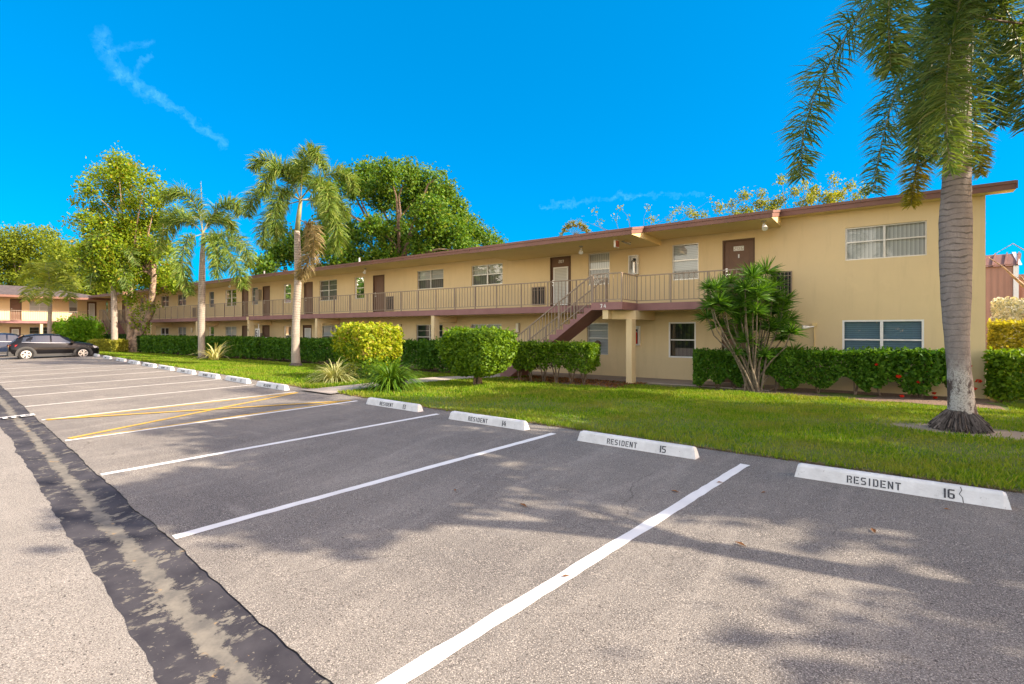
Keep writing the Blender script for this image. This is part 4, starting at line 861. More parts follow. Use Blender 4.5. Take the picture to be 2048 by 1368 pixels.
def strap_clump(name, c, n, L, w, m_, label, cat, up=1.0, spread=1.0, seg=4):
    r = empty(name, c); tag(r, label, cat); a = rng.uniform(0, 2 * math.pi, n); el = np.clip(rng.normal(1.0, .33, n), .25, 1.5) * up; ln = L * rng.uniform(.6, 1.1, n); out = []
    side = np.stack([-np.sin(a), np.cos(a), np.zeros(n)], 1); p = np.stack([c[0] + np.cos(a) * .1 * spread, c[1] + np.sin(a) * .1 * spread, np.full(n, c[2])], 1); th = el.copy(); prev = None
    for k in range(seg + 1):
        ww = w * (1 - (k / seg) ** 2 * .92) * (.7 if k == 0 else 1); l_ = p - side * ww / 2; r_ = p + side * ww / 2
        if prev is not None: out.append(np.stack([prev[0], prev[1], r_, l_], 1))
        prev = (l_, r_); step = ln / seg; p = p + np.stack([np.cos(a) * np.cos(th) * step * spread, np.sin(a) * np.cos(th) * step * spread, np.sin(th) * step], 1); th = th - rng.uniform(.25, .6, n) * (1.6 - up * .6)
    V = np.stack(out, 1).reshape(-1, 3)     # n,seg,4,3
    # weld each leaf into one strip
    me = bpy.data.meshes.new('leaves'); o_ = off(r)
    vs = []; fs = []
    V4 = np.stack(out, 1)
    me_v = np.concatenate([V4[:, 0, 0:2], V4[:, :, 2:4].reshape(n, -1, 3)], 1) - np.array(o_)
    nv = me_v.shape[1]
    for i in range(n):
        b = i * nv; fs.append((b, b + 1, b + 2, b + 3))
        for k in range(1, seg): q = b + 2 + (k - 1) * 2; fs.append((q + 1, q, q + 2, q + 3))
    me.from_pydata([tuple(x) for x in me_v.reshape(-1, 3)], [], fs); link('leaves', me, m_, r)
    return r
# --- palms
def catmull(P, n):
    P = [np.array(p, float) for p in P]; P = [2 * P[0] - P[1]] + P + [2 * P[-1] - P[-2]]; out = []
    m_ = len(P) - 3
    for i in range(n):
        t = i / (n - 1) * m_; k = min(int(t), m_ - 1); t -= k; a, b, c, d = P[k:k + 4]
        out.append(.5 * ((2 * b) + (c - a) * t + (2 * a - 5 * b + 4 * c - d) * t * t + (3 * b - a - 3 * c + d) * t ** 3))
    return np.array(out)
def frond(parent, pts, nl, L, w, m_, rw=.02, plume=1.0, droop=.35, start=.12, stem=None, sweep=.55):
    C = catmull(pts, 26); n = nl; t = start + (1 - start) * (np.arange(n) + rng.uniform(0, 1, n)) / n
    f = t * 25; k = np.minimum(f.astype(int), 24); fr = (f - k)[:, None]; p = C[k] * (1 - fr) + C[k + 1] * fr
    tan = unit(C[np.minimum(k + 1, 25)] - C[np.maximum(k - 1, 0)])
    up = np.array((0, 0, 1.0)); s = np.cross(tan, up); s = np.where(np.linalg.norm(s, axis=1, keepdims=True) < .15, np.array((1.0, 0, 0)), s); s = unit(s); nrm = unit(np.cross(s, tan))
    sg = np.where(rng.uniform(size=n) < .5, -1, 1); ang = rng.uniform(-1, 1, n) * plume * 1.1
    d = unit(s * (sg * np.cos(ang))[:, None] + nrm * np.sin(ang)[:, None] + tan * (sweep + rng.uniform(-.2, .3, n))[:, None])
    l_ = L * (1 - .55 * np.clip((t - .6) / .4, 0, 1) ** 1.5) * np.clip(.45 + t * 2.2, 0, 1) * rng.uniform(.75, 1.1, n)
    wd = unit(np.cross(d, unit(rng.normal(size=(n, 3)) * .5 + nrm))) * w / 2
    mid = p + d * (l_ * .55)[:, None]; d2 = unit(d + np.array((0, 0, -droop * 2.2)) * rng.uniform(.5, 1.3, (n, 1))); tip = mid + d2 * (l_ * .45)[:, None]
    o_ = np.array(off(parent)); me = bpy.data.meshes.new('frond')
    V = np.stack([p - wd * .6, p + wd * .6, mid + wd, mid - wd, tip], 1).reshape(-1, 3) - o_
    fs = []
    for i in range(n): b = 5 * i; fs += [(b, b + 1, b + 2, b + 3), (b + 3, b + 2, b + 4)]
    r = MB().tube([tuple(x - o_) for x in C[::3]] + [tuple(C[-1] - o_)], [rw * (1 - .85 * i / 9) for i in range(10)][:len(C[::3]) + 1], 5)
    b = len(V); me.from_pydata([tuple(x) for x in V] + r.v, [], fs + [tuple(i + b for i in q) for q in r.f])
    me.materials.append(m_); me.materials.append(stem or M['crownshaft'])
    me.polygons.foreach_set('material_index', [0] * len(fs) + [1] * len(r.f))
    return link('frond', me, None, parent)
def trunk_rings(root, prof, m_, seg=28, name='trunk'):     # prof: (x,y,z,r)
    C = catmull([(a, b, c) for a, b, c, _ in prof], 60); zr = np.array([(p[2], p[3]) for p in prof]); q = MB()
    rr = [float(np.interp(c[2], zr[:, 0], zr[:, 1])) * (1 + .012 * math.sin(i * 1.9)) for i, c in enumerate(C)]
    q.tube([tuple(c) for c in C], rr, seg); return q.build(name, m_, root, smooth=True)
def fr_px(root, lst, Z, cx, nl, L, w, m_, **k):
    """rachis points given where the photo shows them, each with its own distance offset"""
    for item in lst:
        pts, opt = item if isinstance(item, tuple) and isinstance(item[1], dict) else (item, {})
        P = [at(p[0], p[1], Z + (p[2] if len(p) > 2 else 0)) for p in pts]
        kw = dict(k); kw.update({a: b for a, b in opt.items() if a not in ('nl', 'L', 'w', 'm')})
        frond(root, P, opt.get('nl', nl), opt.get('L', L), opt.get('w', w), opt.get('m', m_), **kw)

# big foreground palm
BP = (1.07, 11.92); zb = zg(*BP)
bp = empty('palm_tree', (BP[0], BP[1], zb)); tag(bp, 'large bottle trunked palm on the lawn at the right, crown cut by the frame', 'palm tree', 'palm trees')
Zb = 8.99
def pz(px, py, r): p = at(px, py, Zb); return (p[0], p[1], p[2], r * .78)
trunk_rings(bp, [(BP[0], BP[1], zb - .1, .25), pz(1925, 838, .285), pz(1923, 812, .245), pz(1918, 735, .212), pz(1914, 680, .222), pz(1912, 600, .268), pz(1911, 510, .292), pz(1911, 440, .296), pz(1912, 395, .27), pz(1914, 330, .25), pz(1917, 200, .22), pz(1921, 80, .17)], M['palm_big'], 40)
q = MB(); p0 = at(1921, 90, Zb); p1 = at(1926, -60, Zb); q.tube([tuple(p0), tuple((p0 + p1) / 2), tuple(p1)], [.135, .115, .06], 16); q.build('crownshaft', M['crownshaft'], bp, smooth=True)
n = 1500; a = rng.uniform(0, 6.283, n); r0 = rng.uniform(.17, .30, n); z0 = zb + .33 - (r0 - .17) * 1.2 + rng.uniform(-.04, .03, n); rl = rng.uniform(.08, .20, n); dr = rng.uniform(.55, .95, n); ctr = np.array(BP)
P0 = np.stack([ctr[0] + np.cos(a) * r0, ctr[1] + np.sin(a) * r0, z0], 1); P1 = np.stack([ctr[0] + np.cos(a) * (r0 + rl * .8), ctr[1] + np.sin(a) * (r0 + rl * .8), np.maximum(z0 - rl * dr * 1.3, zb - .01)], 1)
sd = np.stack([-np.sin(a), np.cos(a), np.zeros(n)], 1) * .012; upv = np.stack([np.cos(a) * .012, np.sin(a) * .012, np.full(n, .014)], 1)
np_obj('root_skirt', np.concatenate([np.stack([P0 - sd, P0 + upv, P1 + upv, P1 - sd], 1), np.stack([P0 + upv, P0 + sd, P1 + sd, P1 + upv], 1)]), 4, M['root_fibre'], bp)
q = MB(); q.tube([(BP[0], BP[1], zb - .05), (BP[0], BP[1], zb + .12), (BP[0], BP[1], zb + .36)], [.33, .27, .18], 24); q.build('root_mound', M['roots'], bp)
PD = M['palm']
fr_px(bp, [
    [(1924, -40), (1860, -85, -.2), (1770, -35, -.3), (1700, 60, -.4), (1640, 165, -.5), (1606, 270, -.5), (1602, 355, -.4)],
    ([(1924, -40), (1865, -110, -.7), (1800, -70, -1.3), (1778, 10, -1.6), (1778, 80, -1.7), (1782, 140, -1.7)], dict(nl=800, L=.56)),
    [(1924, -30), (1890, -10, .2), (1845, 70, .3), (1795, 170, .4), (1765, 280, .5), (1745, 385, .5)],
    ([(1924, -30), (1922, -10, -.5), (1905, 70, -.9), (1893, 160, -1.0), (1893, 250, -.9), (1900, 345, -.7)], dict(nl=640, L=.56, plume=1.25)),
    [(1924, -30), (1900, 20, -.3), (1868, 110, -.5), (1845, 210, -.5), (1835, 310, -.4)],
    [(1926, -30), (1960, 0, .5), (1985, 80, .9), (1995, 170, 1.0), (2000, 250, 1.0)],
    [(1926, -30), (1985, -20, .2), (2030, 60, .2), (2048, 160, .1), (2056, 260, .1)],
    ([(1926, 20), (1975, 38, .3), (2030, 48, .5), (2085, 75, .6), (2130, 140, .6)], dict(start=.5)),
    ([(1905, 120, .5), (1870, 190, .8), (1845, 270, .9), (1830, 350, .9), (1822, 410, .9)], dict(m=M['palm_y'], L=.42, nl=800, plume=1.4)),
    ([(1925, 120, .6), (1945, 200, 1.0), (1955, 290, 1.2), (1962, 350, 1.2)], dict(m=M['palm_y'], L=.36, nl=500)),
    [(1924, -50), (1900, -130, .5), (1850, -190, 1.2), (1790, -170, 1.8), (1740, -110, 2.2)],
    [(1926, -50), (1960, -140, -.6), (2020, -190, -1.3), (2090, -170, -1.9), (2140, -100, -2.2)],
    [(1926, -50), (1950, -150, .8), (1990, -190, 1.8), (2050, -140, 2.6), (2080, -60, 3.0)],
    [(1924, -50), (1890, -150, -.8), (1840, -220, -1.7), (1760, -230, -2.4), (1690, -160, -2.8)],
    ([(1924, -30), (1935, -10, -.4), (1945, 70, -.5), (1940, 170, -.5), (1932, 260, -.4), (1925, 330, -.3)], dict(nl=300)),
    [(1924, -30), (1905, -20, .3), (1880, 60, .6), (1862, 150, .7), (1858, 240, .7), (1866, 320, .6)],
], Zb, 0, 780, .60, .022, PD, rw=.024, plume=1.25, droop=.2, sweep=.35)
q = MB()   # old bare flower stalks arching to the right
for pts in ([(1922, 20), (1900, -20), (1880, -60)], [(1926, 20), (1950, 0), (1985, -30)], [(1926, 25), (1985, 40, .3), (2048, 48, .6), (2110, 75, .8)]):
    q.tube([tuple(at(p[0], p[1], Zb - .5 + (p[2] if len(p) > 2 else 0))) for p in pts], .02, 6)
q.build('flower_stalk', M['bark'], bp)

def mid_palm(x, y, base_px, prof, crown_px, fronds, label, Z, m_, nl=520, L=.78, w=.036):
    zb = zg(x, y); r = empty('palm_tree', (x, y, zb)); tag(r, label, 'palm tree', 'palm trees')
    sc_ = 1 / math.sqrt(1 + ((base_px[0] - CXP) / F) ** 2); prof = [(a, b, c * sc_) for a, b, c in prof]
    pr = [(x, y, zb - .1, prof[0][2] * 1.15)] + [(*at(px, py, Z), rad) for px, py, rad in prof]
    trunk_rings(r, pr, M['palm_mid'], 20)
    c0 = at(prof[-1][0], prof[-1][1], Z); c1 = at(*crown_px, Z); q = MB(); q.tube([tuple(c0 - np.array((0, 0, .05))), tuple((c0 + c1) / 2), tuple(c1)], [prof[-1][2] * .98, prof[-1][2] * .85, .07], 12); q.build('crownshaft', M['crownshaft'], r, smooth=True)
    q = MB(); q.tube([(x, y, zb - .05), (x, y, zb + .1), (x, y, zb + .22)], [.4, .3, .2], 14); q.build('root_mound', M['roots'], r)
    fr_px(r, fronds, Z, 0, nl, L, w, m_, rw=.03, plume=1.25, droop=.35)
    return r
Z2 = 23.15 * SA + 13.84 * CA
mid_palm(-23.15, 13.84, (592, 733), [(592, 725, .235), (591, 690, .205), (593, 620, .19), (596, 560, .185), (595, 500, .17), (594, 462, .14)], (602, 395), [
    [(600, 398), (575, 350, -.5), (548, 326, -.8), (522, 320, -1), (504, 338, -1.1)],
    ([(600, 398), (583, 355, -1), (556, 338, -1.6), (534, 355, -1.9), (524, 392, -2.0)], dict(nl=700)),
    ([(602, 395), (604, 340, -.6), (616, 312, -1.3), (632, 306, -1.7), (650, 335, -1.9)], dict(nl=700)),
    [(603, 395), (640, 358, .4), (676, 345, .7), (702, 358, .8), (708, 385, .8)],
    ([(603, 397), (628, 368, -1.2), (650, 375, -2), (658, 410, -2.3), (655, 440, -2.4)], dict(nl=700)),
    ([(603, 400), (640, 405, -1), (668, 440, -1.5), (676, 475, -1.6), (668, 505, -1.6)], dict(nl=700, m=M['palm_lit'])),
    ([(600, 400), (574, 385, -1), (555, 405, -1.6), (550, 445, -1.8), (556, 482, -1.8)], dict(nl=700, m=M['palm_lit'])),
    [(600, 400), (548, 380, .8), (516, 388, 1.2), (500, 410, 1.3), (497, 432, 1.3)],
    [(600, 402), (560, 415, .8), (532, 445, 1.1), (526, 475, 1.2), (532, 492, 1.2)],
    ([(600, 440, -.2), (622, 455, -.5), (627, 490, -.6), (613, 530, -.6), (598, 556, -.6)], dict(nl=700, m=M['palm_dry'])),
    [(603, 400), (650, 395, 1), (684, 410, 1.5), (690, 440, 1.6)],
    ([(601, 395), (606, 350, 1), (596, 330, 1.8), (585, 345, 2.3)], {}),
], 'tall grey palm standing left of the big yellow bush', Z2, M['palm_lit'])
Z1 = 34.1 * SA + 14.2 * CA
mid_palm(-34.1, 14.2, (404, 717), [(404, 710, .24), (403, 680, .22), (403, 620, .235), (404, 560, .22), (405, 510, .17), (406, 490, .14)], (406, 462), [
    [(405, 464), (396, 420, -.5), (376, 392, -.9), (352, 384, -1.2), (328, 398, -1.4)],
    [(406, 464), (424, 432, .3), (448, 410, .5), (472, 409, .5), (482, 428, .5)],
    ([(405, 466), (404, 430), (403, 390), (402, 362)], dict(L=.12, nl=60)),
    [(406, 466), (440, 470, -.4), (474, 480, -.6), (494, 505, -.7), (498, 535, -.7)],
    [(406, 468), (440, 482, -1), (464, 515, -1.5), (480, 550, -1.6), (486, 575, -1.6)],
    ([(405, 468), (376, 480, -1), (364, 515, -1.6), (367, 555, -1.8), (380, 588, -1.8)], dict(m=M['palm_lit'])),
    [(405, 464), (372, 438, .2), (345, 446, .3), (325, 475, .3), (314, 512, .3)],
    [(406, 468), (424, 485, -1.2), (436, 515, -1.9), (432, 555, -2.1)],
    ([(405, 466), (372, 430, 1), (344, 428, 1.6), (326, 445, 1.9)], {}),
    ([(406, 464), (430, 440, 1.2), (455, 440, 2), (470, 465, 2.3)], {}),
], 'tall grey palm with curved crown standing beside the spiky yellow agave', Z1, M['palm_lit'], 480, .95, .048)
X3, Y3 = -47.6, 13.55; Z3 = -X3 * SA + Y3 * CA
mid_palm(X3, Y3, (229, 706), [(229, 700, .26), (229, 650, .27), (228, 600, .24), (226, 570, .19)], (222, 535), [
    [(222, 535), (200, 500, -.4), (178, 490, -.7), (162, 520, -.9), (158, 550, -1)],
    [(222, 535), (215, 495, -.6), (205, 470, -1), (185, 480, -1.3), (172, 510, -1.4)],
    [(222, 535), (245, 505, -.5), (262, 505, -.9), (272, 530, -1)],
    [(222, 535), (200, 530, -.9), (184, 550, -1.3), (180, 580, -1.4)],
    [(222, 535), (240, 530, -.9), (252, 555, -1.2), (254, 580, -1.3)],
], 'grey palm in front of the far stairs, crown lost in the leafy tree', Z3, M['palm'], 170, .8, .05)
def small_palm():
    x, y = -57.0, 11.66; Z = -x * SA + y * CA; zb = zg(x, y); r = empty('palm_tree', (x, y, zb)); tag(r, 'slender young palm with yellow green crown before the far left building', 'palm tree', 'palm trees')
    trunk_rings(r, [(x, y, zb - .1, .17), (*at(98, 680, Z), .15), (*at(100, 620, Z), .14), (*at(101, 575, Z), .1)], M['palm_mid'], 12)
    fr_px(r, [[(101, 575), (85, 548), (62, 545), (42, 565)], [(101, 575), (92, 540), (75, 530), (55, 535)], [(101, 575), (105, 535), (118, 522), (138, 530)], [(101, 575), (120, 550), (140, 552), (155, 575)], [(101, 575), (96, 535, -1), (92, 525, -2), (90, 540, -3)],
              [(101, 575), (80, 565, -1), (62, 580, -2), (52, 600, -2.4)], [(101, 575), (118, 565, -1), (132, 580, -1.8), (140, 600, -2)], [(101, 575), (96, 560, -1.5), (88, 580, -2.4), (86, 605, -2.8)], [(101, 575), (110, 560, 1), (118, 545, 2), (128, 560, 3)]], Z, 0, 150, 1.1, .07, M['palm_small'], rw=.03, plume=.35, droop=.3)
small_palm()
r = empty('palm_tree', (*at(1152, 500, 34)[:2], 0)); tag(r, 'top of a fan palm peeping over the roof at the middle', 'palm tree', 'palm trees')
q = MB(); pt = at(1152, 468, 34); q.tube([(pt[0], pt[1], 0), (pt[0], pt[1], 4), tuple(pt)], [.2, .18, .15], 10); q.build('trunk', M['bark'], r)
fr_px(r, [[(1152, 470), (1150 + dx * .6, 460 - dy * .5), (1152 + dx, 470 - dy)] for dx, dy in ((-32, -2), (-26, 10), (-16, 18), (-5, 22), (8, 22), (18, 17), (27, 8), (30, -2))], 34, 0, 60, .5, .05, M['palm_y'], rw=.02, plume=.6, droop=.05, start=.3)

bcl = [(x + rng.uniform(-2, 2), -19 + rng.uniform(-2, 2), rng.uniform(2, 9) if x < -42 else rng.uniform(1.2, 2.2), 4.5, 2.2, 3 if x < -42 else 1.8) for x in list(range(-170, 30, 2)) + list(range(-169, -42, 1))]  # unseen leaf belt added; heights set by what the window panes reflect
tag(crown('reflected_tree_belt', bcl, 60000, 1.0, .7, M['leaf_ficus'], None, sub=6), 'unseen belt of trees behind the camera, added for the window reflections', 'trees', kind='stuff')
# leafy multi-trunk tree
TX, TY = -47.6, 14.7; ZT = -TX * SA + TY * CA; zt = zg(TX, TY)
tr = empty('leafy_tree', (TX, TY, zt)); tag(tr, 'tall multi trunked yellow green tree on the lawn left of the slim palm', 'tree')
top_cl = [(235, 322, 22), (205, 342, 20), (258, 338, 24), (178, 378, 22), (222, 372, 26), (262, 368, 28), (298, 360, 18), (322, 382, 16), (308, 402, 24), (268, 408, 26), (232, 408, 24), (192, 418, 22), (165, 435, 14), (142, 444, 10), (152, 404, 10), (338, 392, 12), (185, 350, 10), (240, 345, 26)]
low_cl = [(200, 462, 34), (240, 460, 36), (280, 455, 30), (315, 445, 22), (180, 500, 30), (225, 510, 40), (270, 510, 36), (308, 500, 28), (332, 500, 18), (200, 545, 30), (245, 552, 30), (290, 545, 26), (316, 562, 22), (335, 540, 18), (345, 570, 14)]
c1 = clumps(top_cl, ZT, 1.6, 1, .9); c2 = clumps(low_cl, ZT, 1.5); c3 = clumps([(262, 600, 14), (272, 622, 9), (302, 612, 14), (284, 640, 12), (292, 655, 8), (270, 648, 7), (268, 590, 14)], ZT - .3, .3)
q = MB(); B = at(270, 705, ZT)
for pts, rr in (([(262, 706), (262, 680), (262, 655), (258, 610), (262, 570), (258, 500), (240, 400)], [.42, .3, .26, .18, .15, .1, .03]), ([(275, 706), (274, 680), (285, 655), (302, 625), (304, 590), (308, 550), (300, 480), (280, 380)], [.42, .3, .24, .24, .22, .18, .1, .03]),
                ([(268, 707), (270, 685), (275, 665), (266, 648), (258, 640)], [.4, .28, .2, .14, .1]), ([(300, 640), (296, 610), (290, 590)], [.15, .09, .04]), ([(280, 706), (284, 690), (281, 675), (292, 650)], [.2, .14, .1, .05])):
    q.tube([tuple(at(p[0], p[1], ZT + rng.uniform(-.12, .12))) for p in pts], rr, 10)
branches(q, at(262, 560, ZT), [c[:3] for c in c1[:12:2] + c2[::3]], .09, .4); branches(q, at(306, 555, ZT), [c[:3] for c in c1[1:12:2] + c2[1::3]], .09, .4)
q.build('trunk', M['bark_pale'], tr, smooth=True)
np_obj('crown', np.concatenate([crown_quads(c1, 9000, .21, .13, shell=.5, sub=6), crown_quads(c2, 25000, .20, .12, shell=.42, sub=6), crown_quads(c3, 620, .18, .12, sub=5)]), 4, M['leaf_almond'], tr)

# great dark tree behind the building
bt_cl = [(700, 362, 34), (738, 350, 32), (778, 346, 32), (815, 344, 26), (850, 362, 32), (885, 385, 32), (908, 420, 32), (935, 455, 30), (962, 475, 24), (988, 480, 13), (905, 470, 42), (862, 430, 46), (822, 398, 46), (762, 388, 40), (715, 380, 26), (700, 470, 36), (748, 455, 30), (800, 470, 46), (852, 490, 42), (930, 500, 26), (664, 430, 34), (640, 480, 40), (600, 490, 36), (562, 505, 32), (530, 535, 28), (690, 520, 42), (760, 520, 42), (560, 462, 20), (1003, 488, 7), (655, 385, 24), (880, 350, 10), (645, 545, 30)]
bt = empty('broad_tree', (*at(790, 661, 47)[:2], 0)); tag(bt, 'broad dark green tree rising behind the middle of the yellow building', 'tree')
cb = clumps([(a, b, c * .86) for a, b, c in bt_cl], 47, 3.5, 1, 1.0); q = MB(); b0 = at(790, 640, 47.5); fk = b0 + np.array((0, 0, 4.5)); q.tube([(b0[0], b0[1], -.2), tuple(b0 + np.array((0, 0, 1.5))), tuple(fk)], [.8, .6, .5], 12); branches(q, fk, [c[:3] for c in cb], .2, .8); q.build('trunk', M['bark'], bt)
crown('crown', cb, 56000, .27, .16, M['leaf_ficus'], bt, bias=(.5, -.3, .6), shell=.36, sub=8)
def bg_tree(name, label, cl, Z, n, L, m_, base, dz=2.5, sub=7, shell=.38, bias=(.3, -.1, .6), br=.12):
    r = empty(name, (*at(base, 661, Z)[:2], 0)); tag(r, label, 'tree', 'trees around the buildings'); c = clumps(cl, Z, dz); q = MB(); b = at(base, 661, Z); zz = min(x[2] for x in c)
    q.tube([(b[0], b[1], -.3), (b[0] + .1, b[1], 1.5), (b[0], b[1], max(2, zz * .7))], [.4, .3, .22], 8); branches(q, (b[0], b[1], max(2, zz * .7)), [x[:3] for x in c], br, .5); q.build('trunk', M['bark'], r)
    crown('crown', c, n, L, L * .58, m_, r, bias, shell, sub); return r
bg_tree('background_tree', 'wide yellow green tree behind the far left shingle roof', [(15, 490, 36), (55, 478, 28), (92, 472, 20), (30, 525, 42), (75, 520, 36), (8, 560, 36), (60, 560, 34), (-30, 500, 40), (-60, 540, 40), (110, 495, 22)], 72, 24000, .32, M['leaf_bg'], 30)
bg_tree('background_tree', 'yellow green tree between the far left roof and the tall leafy tree', [(125, 510, 30), (150, 530, 34), (115, 550, 32), (160, 565, 32), (185, 540, 28), (190, 585, 24), (135, 590, 24), (205, 570, 20)], 66, 16000, .31, M['leaf_bg'], 160)
bg_tree('background_tree', 'green tree seen between the slim palm and the far eaves', [(300, 560, 26), (330, 565, 26), (360, 575, 20), (250, 570, 26), (225, 585, 22), (390, 580, 14), (345, 540, 18), (212, 625, 14), (206, 645, 14), (200, 605, 14), (214, 665, 12)], 70, 11000, .31, M['leaf_ficus'], 300)
bg_tree('thin_tree', 'thin airy tree with golden leaves above the roof at the right', [(1440, 415, 9), (1462, 408, 9), (1490, 420, 10), (1488, 392, 10), (1520, 388, 8), (1522, 410, 12), (1546, 412, 12), (1560, 400, 9), (1590, 385, 9), (1600, 410, 8), (1630, 385, 12), (1658, 395, 14), (1680, 390, 11), (1700, 372, 8), (1668, 358, 8), (1610, 366, 6), (1565, 358, 7), (1715, 395, 8), (1500, 430, 12), (1545, 425, 12), (1620, 400, 12), (1665, 405, 12), (1730, 380, 8), (1475, 430, 10)], 33, 5200, .15, M['leaf_sparse'], 1580, 1.5, 6, .6, br=.035)
bg_tree('thin_tree', 'nearly bare thin tree with scattered twigs above the roof at the middle', [(1350, 420, 4), (1345, 430, 4), (1380, 425, 9), (1390, 432, 8), (1340, 440, 5), (1295, 415, 3), (1190, 420, 3), (1228, 435, 3), (1200, 445, 3), (1255, 430, 3), (1240, 415, 3), (1160, 440, 2), (1140, 450, 2), (1305, 440, 6), (1360, 415, 4), (1410, 430, 5), (1420, 400, 3)], 33, 800, .13, M['leaf_sparse'], 1270, .8, 4, .6, br=.025)
r = empty('bare_tree', (*at(2110, 661, 15)[:2], 0)); tag(r, 'bare thorny branch reaching in from the right edge', 'branch'); q = MB()
for pts, rr in (([(2110, 661), (2100, 610), (2048, 572), (2030, 556), (2008, 535), (1976, 514)], [.07, .06, .05, .035, .02, .008]), ([(2048, 562), (2040, 552), (2034, 556)], [.03, .02, .01]), ([(1978, 515), (2000, 502), (2026, 487), (2048, 500), (2070, 520)], [.006, .008, .012, .014, .016])): q.tube([tuple(at(p[0], p[1], 15)) for p in pts], rr, 6)
p = at(2110, 661, 15); q.tube([(p[0], p[1], -.1), tuple(p)], [.1, .07], 6); q.build('bough', M['bark_pale'], r)
# shade trees just outside the right of the view: their shadows fall on the lawn and the stalls
def shade_tree(cx, cy, h, rx, n, label, base=None, gaps=8, rz=.45):
    bx_, by_ = base or (cx, cy); r = empty('shade_tree', (bx_, by_, 0)); tag(r, label, 'tree', 'shade trees beside the lot'); cl = []
    for i in range(gaps):
        a = 6.283 * i / gaps + rng.uniform(-.3, .3); q_ = rng.uniform(.35, 1) * rx; cl.append((cx + math.cos(a) * q_, cy + math.sin(a) * q_, h + rng.uniform(-rz, rz), rx * .38, rx * .38, rz))
    cl.append((cx, cy, h + rz * .5, rx * .5, rx * .5, rz)); q = MB(); f = h * .62; q.tube([(bx_, by_, -.2), (bx_ * .9 + cx * .1, by_ * .9 + cy * .1, f * .5), (bx_ * .6 + cx * .4, by_ * .6 + cy * .4, f)], [.2, .15, .12], 10); branches(q, (bx_ * .6 + cx * .4, by_ * .6 + cy * .4, f), [c[:3] for c in cl], .06, .3); q.build('trunk', M['bark'], r)
    crown('crown', cl, n, .26, .16, M['leaf_ficus'], r, sub=6)
for a in [(4.6, 8.2, 7.0, 1.9, 7000, 'slim leaning shade tree right of the camera', (5.1, 5.8)), (8.9, 11.3, 7.5, 2.3, 9000, 'leafy shade tree right of the frame nearest the stalls'), (3.9, 10.6, 8.6, 1.9, 5200, 'high open shade tree beside the big palm above the frame', (6.6, 11.5)),
          (12.0, 11.4, 7.4, 2.3, 8000, 'wide shade tree farther right of the frame'), (10.2, 7.6, 6.2, 1.2, 3200, 'small shade tree right of the camera beyond the slim one'), (8.4, 15.1, 8.0, 2.7, 4200, 'broad shade tree right of the yellow building corner'),
          (12.2, 15.8, 7.8, 2.8, 4200, 'rounded shade tree far right behind the broad one'), (6.0, 16.6, 9.0, 2.0, 2600, 'tall airy shade tree next to the end wall of the yellow building')]: shade_tree(*a)

# ---------------------------------------------------------------- hedges, bushes, clumps
HG = 'clipped hedges along the building'
hedge((-4.85, 16.35), (-2.95, 16.75), .8, .12, 1.19, 14500, .085, M['leaf_hedge'], 'clipped green hedge with bare stems left of the dracaena', HG, bottom=.18)
hedge((-2.9, 16.8), (-.35, 17.1), .75, .15, 1.24, 15500, .085, M['leaf_hedge'], 'clipped hedge with gappy foot right of the dracaena', HG, stem_gap=.95, bottom=.28)
ix = hedge((-.35, 17.1), (1.5, 17.45), .8, .15, 1.26, 8000, .12, M['leaf_hedge'], 'glossy green shrub with red flower heads behind the big palm trunk', HG, stem_gap=.9, bottom=.35, rough=.1)
def flowers(root, pts):
    for px, py, Z, rad in pts:
        c = at(px, py, Z); d = unit(rng.normal(size=(90, 3))); P = c + d * rad * rng.uniform(.5, 1, (90, 1)) * np.array((1, 1, .65)); np_obj('flower_head', leaf_quads(P, .035, .028, (0, -.3, .6)), 4, M['flower'], root)
flowers(ix, [(1797, 753, 13.3, .065), (1853, 741, 13.35, .05), (1888, 709, 13.3, .04), (1804, 792, 13.2, .05), (1868, 786, 13.3, .05), (1870, 795, 13.2, .04), (1837, 764, 13.25, .035), (1860, 731, 13.4, .035), (1940, 732, 13.3, .05), (1957, 762, 13.2, .075), (1948, 777, 13.2, .06), (1753, 729, 13.6, .035)])
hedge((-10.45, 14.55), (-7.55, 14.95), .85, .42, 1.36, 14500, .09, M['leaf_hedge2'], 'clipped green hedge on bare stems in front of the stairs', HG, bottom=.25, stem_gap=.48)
hedge((-29.6, 15.95), (-16.2, 15.95), .95, .15, 1.32, 30000, .12, M['leaf_hedge'], 'long dark clipped hedge behind the tall palm and yellow bush', HG, bottom=.12, stem_gap=.7)
hedge((-15.9, 15.6), (-13.0, 15.6), .95, .12, 1.32, 8000, .11, M['leaf_hedge'], 'short dark hedge between the yellow bush and the round tree', HG, bottom=.12, stem_gap=.7)
hedge((-46.5, 15.3), (-29.8, 15.8), .95, .12, 1.30, 24000, .16, M['leaf_hedge'], 'long clipped hedge behind the agave and the slim palm', HG, bottom=.1, stem_gap=.8)
hedge((-54.5, 15.2), (-46.7, 15.2), .9, .1, 1.35, 9000, .15, M['leaf_dark'], 'dark hedge behind the multi trunked tree', HG, bottom=.1, stem_gap=.9)
hedge((-50.5, 13.0), (-46.9, 13.85), .9, .05, .9, 9000, .12, M['leaf_ylow'], 'low yellow green hedge beside the black car', HG, bottom=.05, stems=False)
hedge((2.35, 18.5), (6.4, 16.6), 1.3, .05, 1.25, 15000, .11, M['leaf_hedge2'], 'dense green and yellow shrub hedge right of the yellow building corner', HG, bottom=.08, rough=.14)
hedge((2.6, 21.5), (8, 20.8), 1.6, .05, 2.05, 18000, .13, M['leaf_ylow'], 'taller golden hedge behind the right hand shrubs', HG, bottom=.05, rough=.12, stems=False)
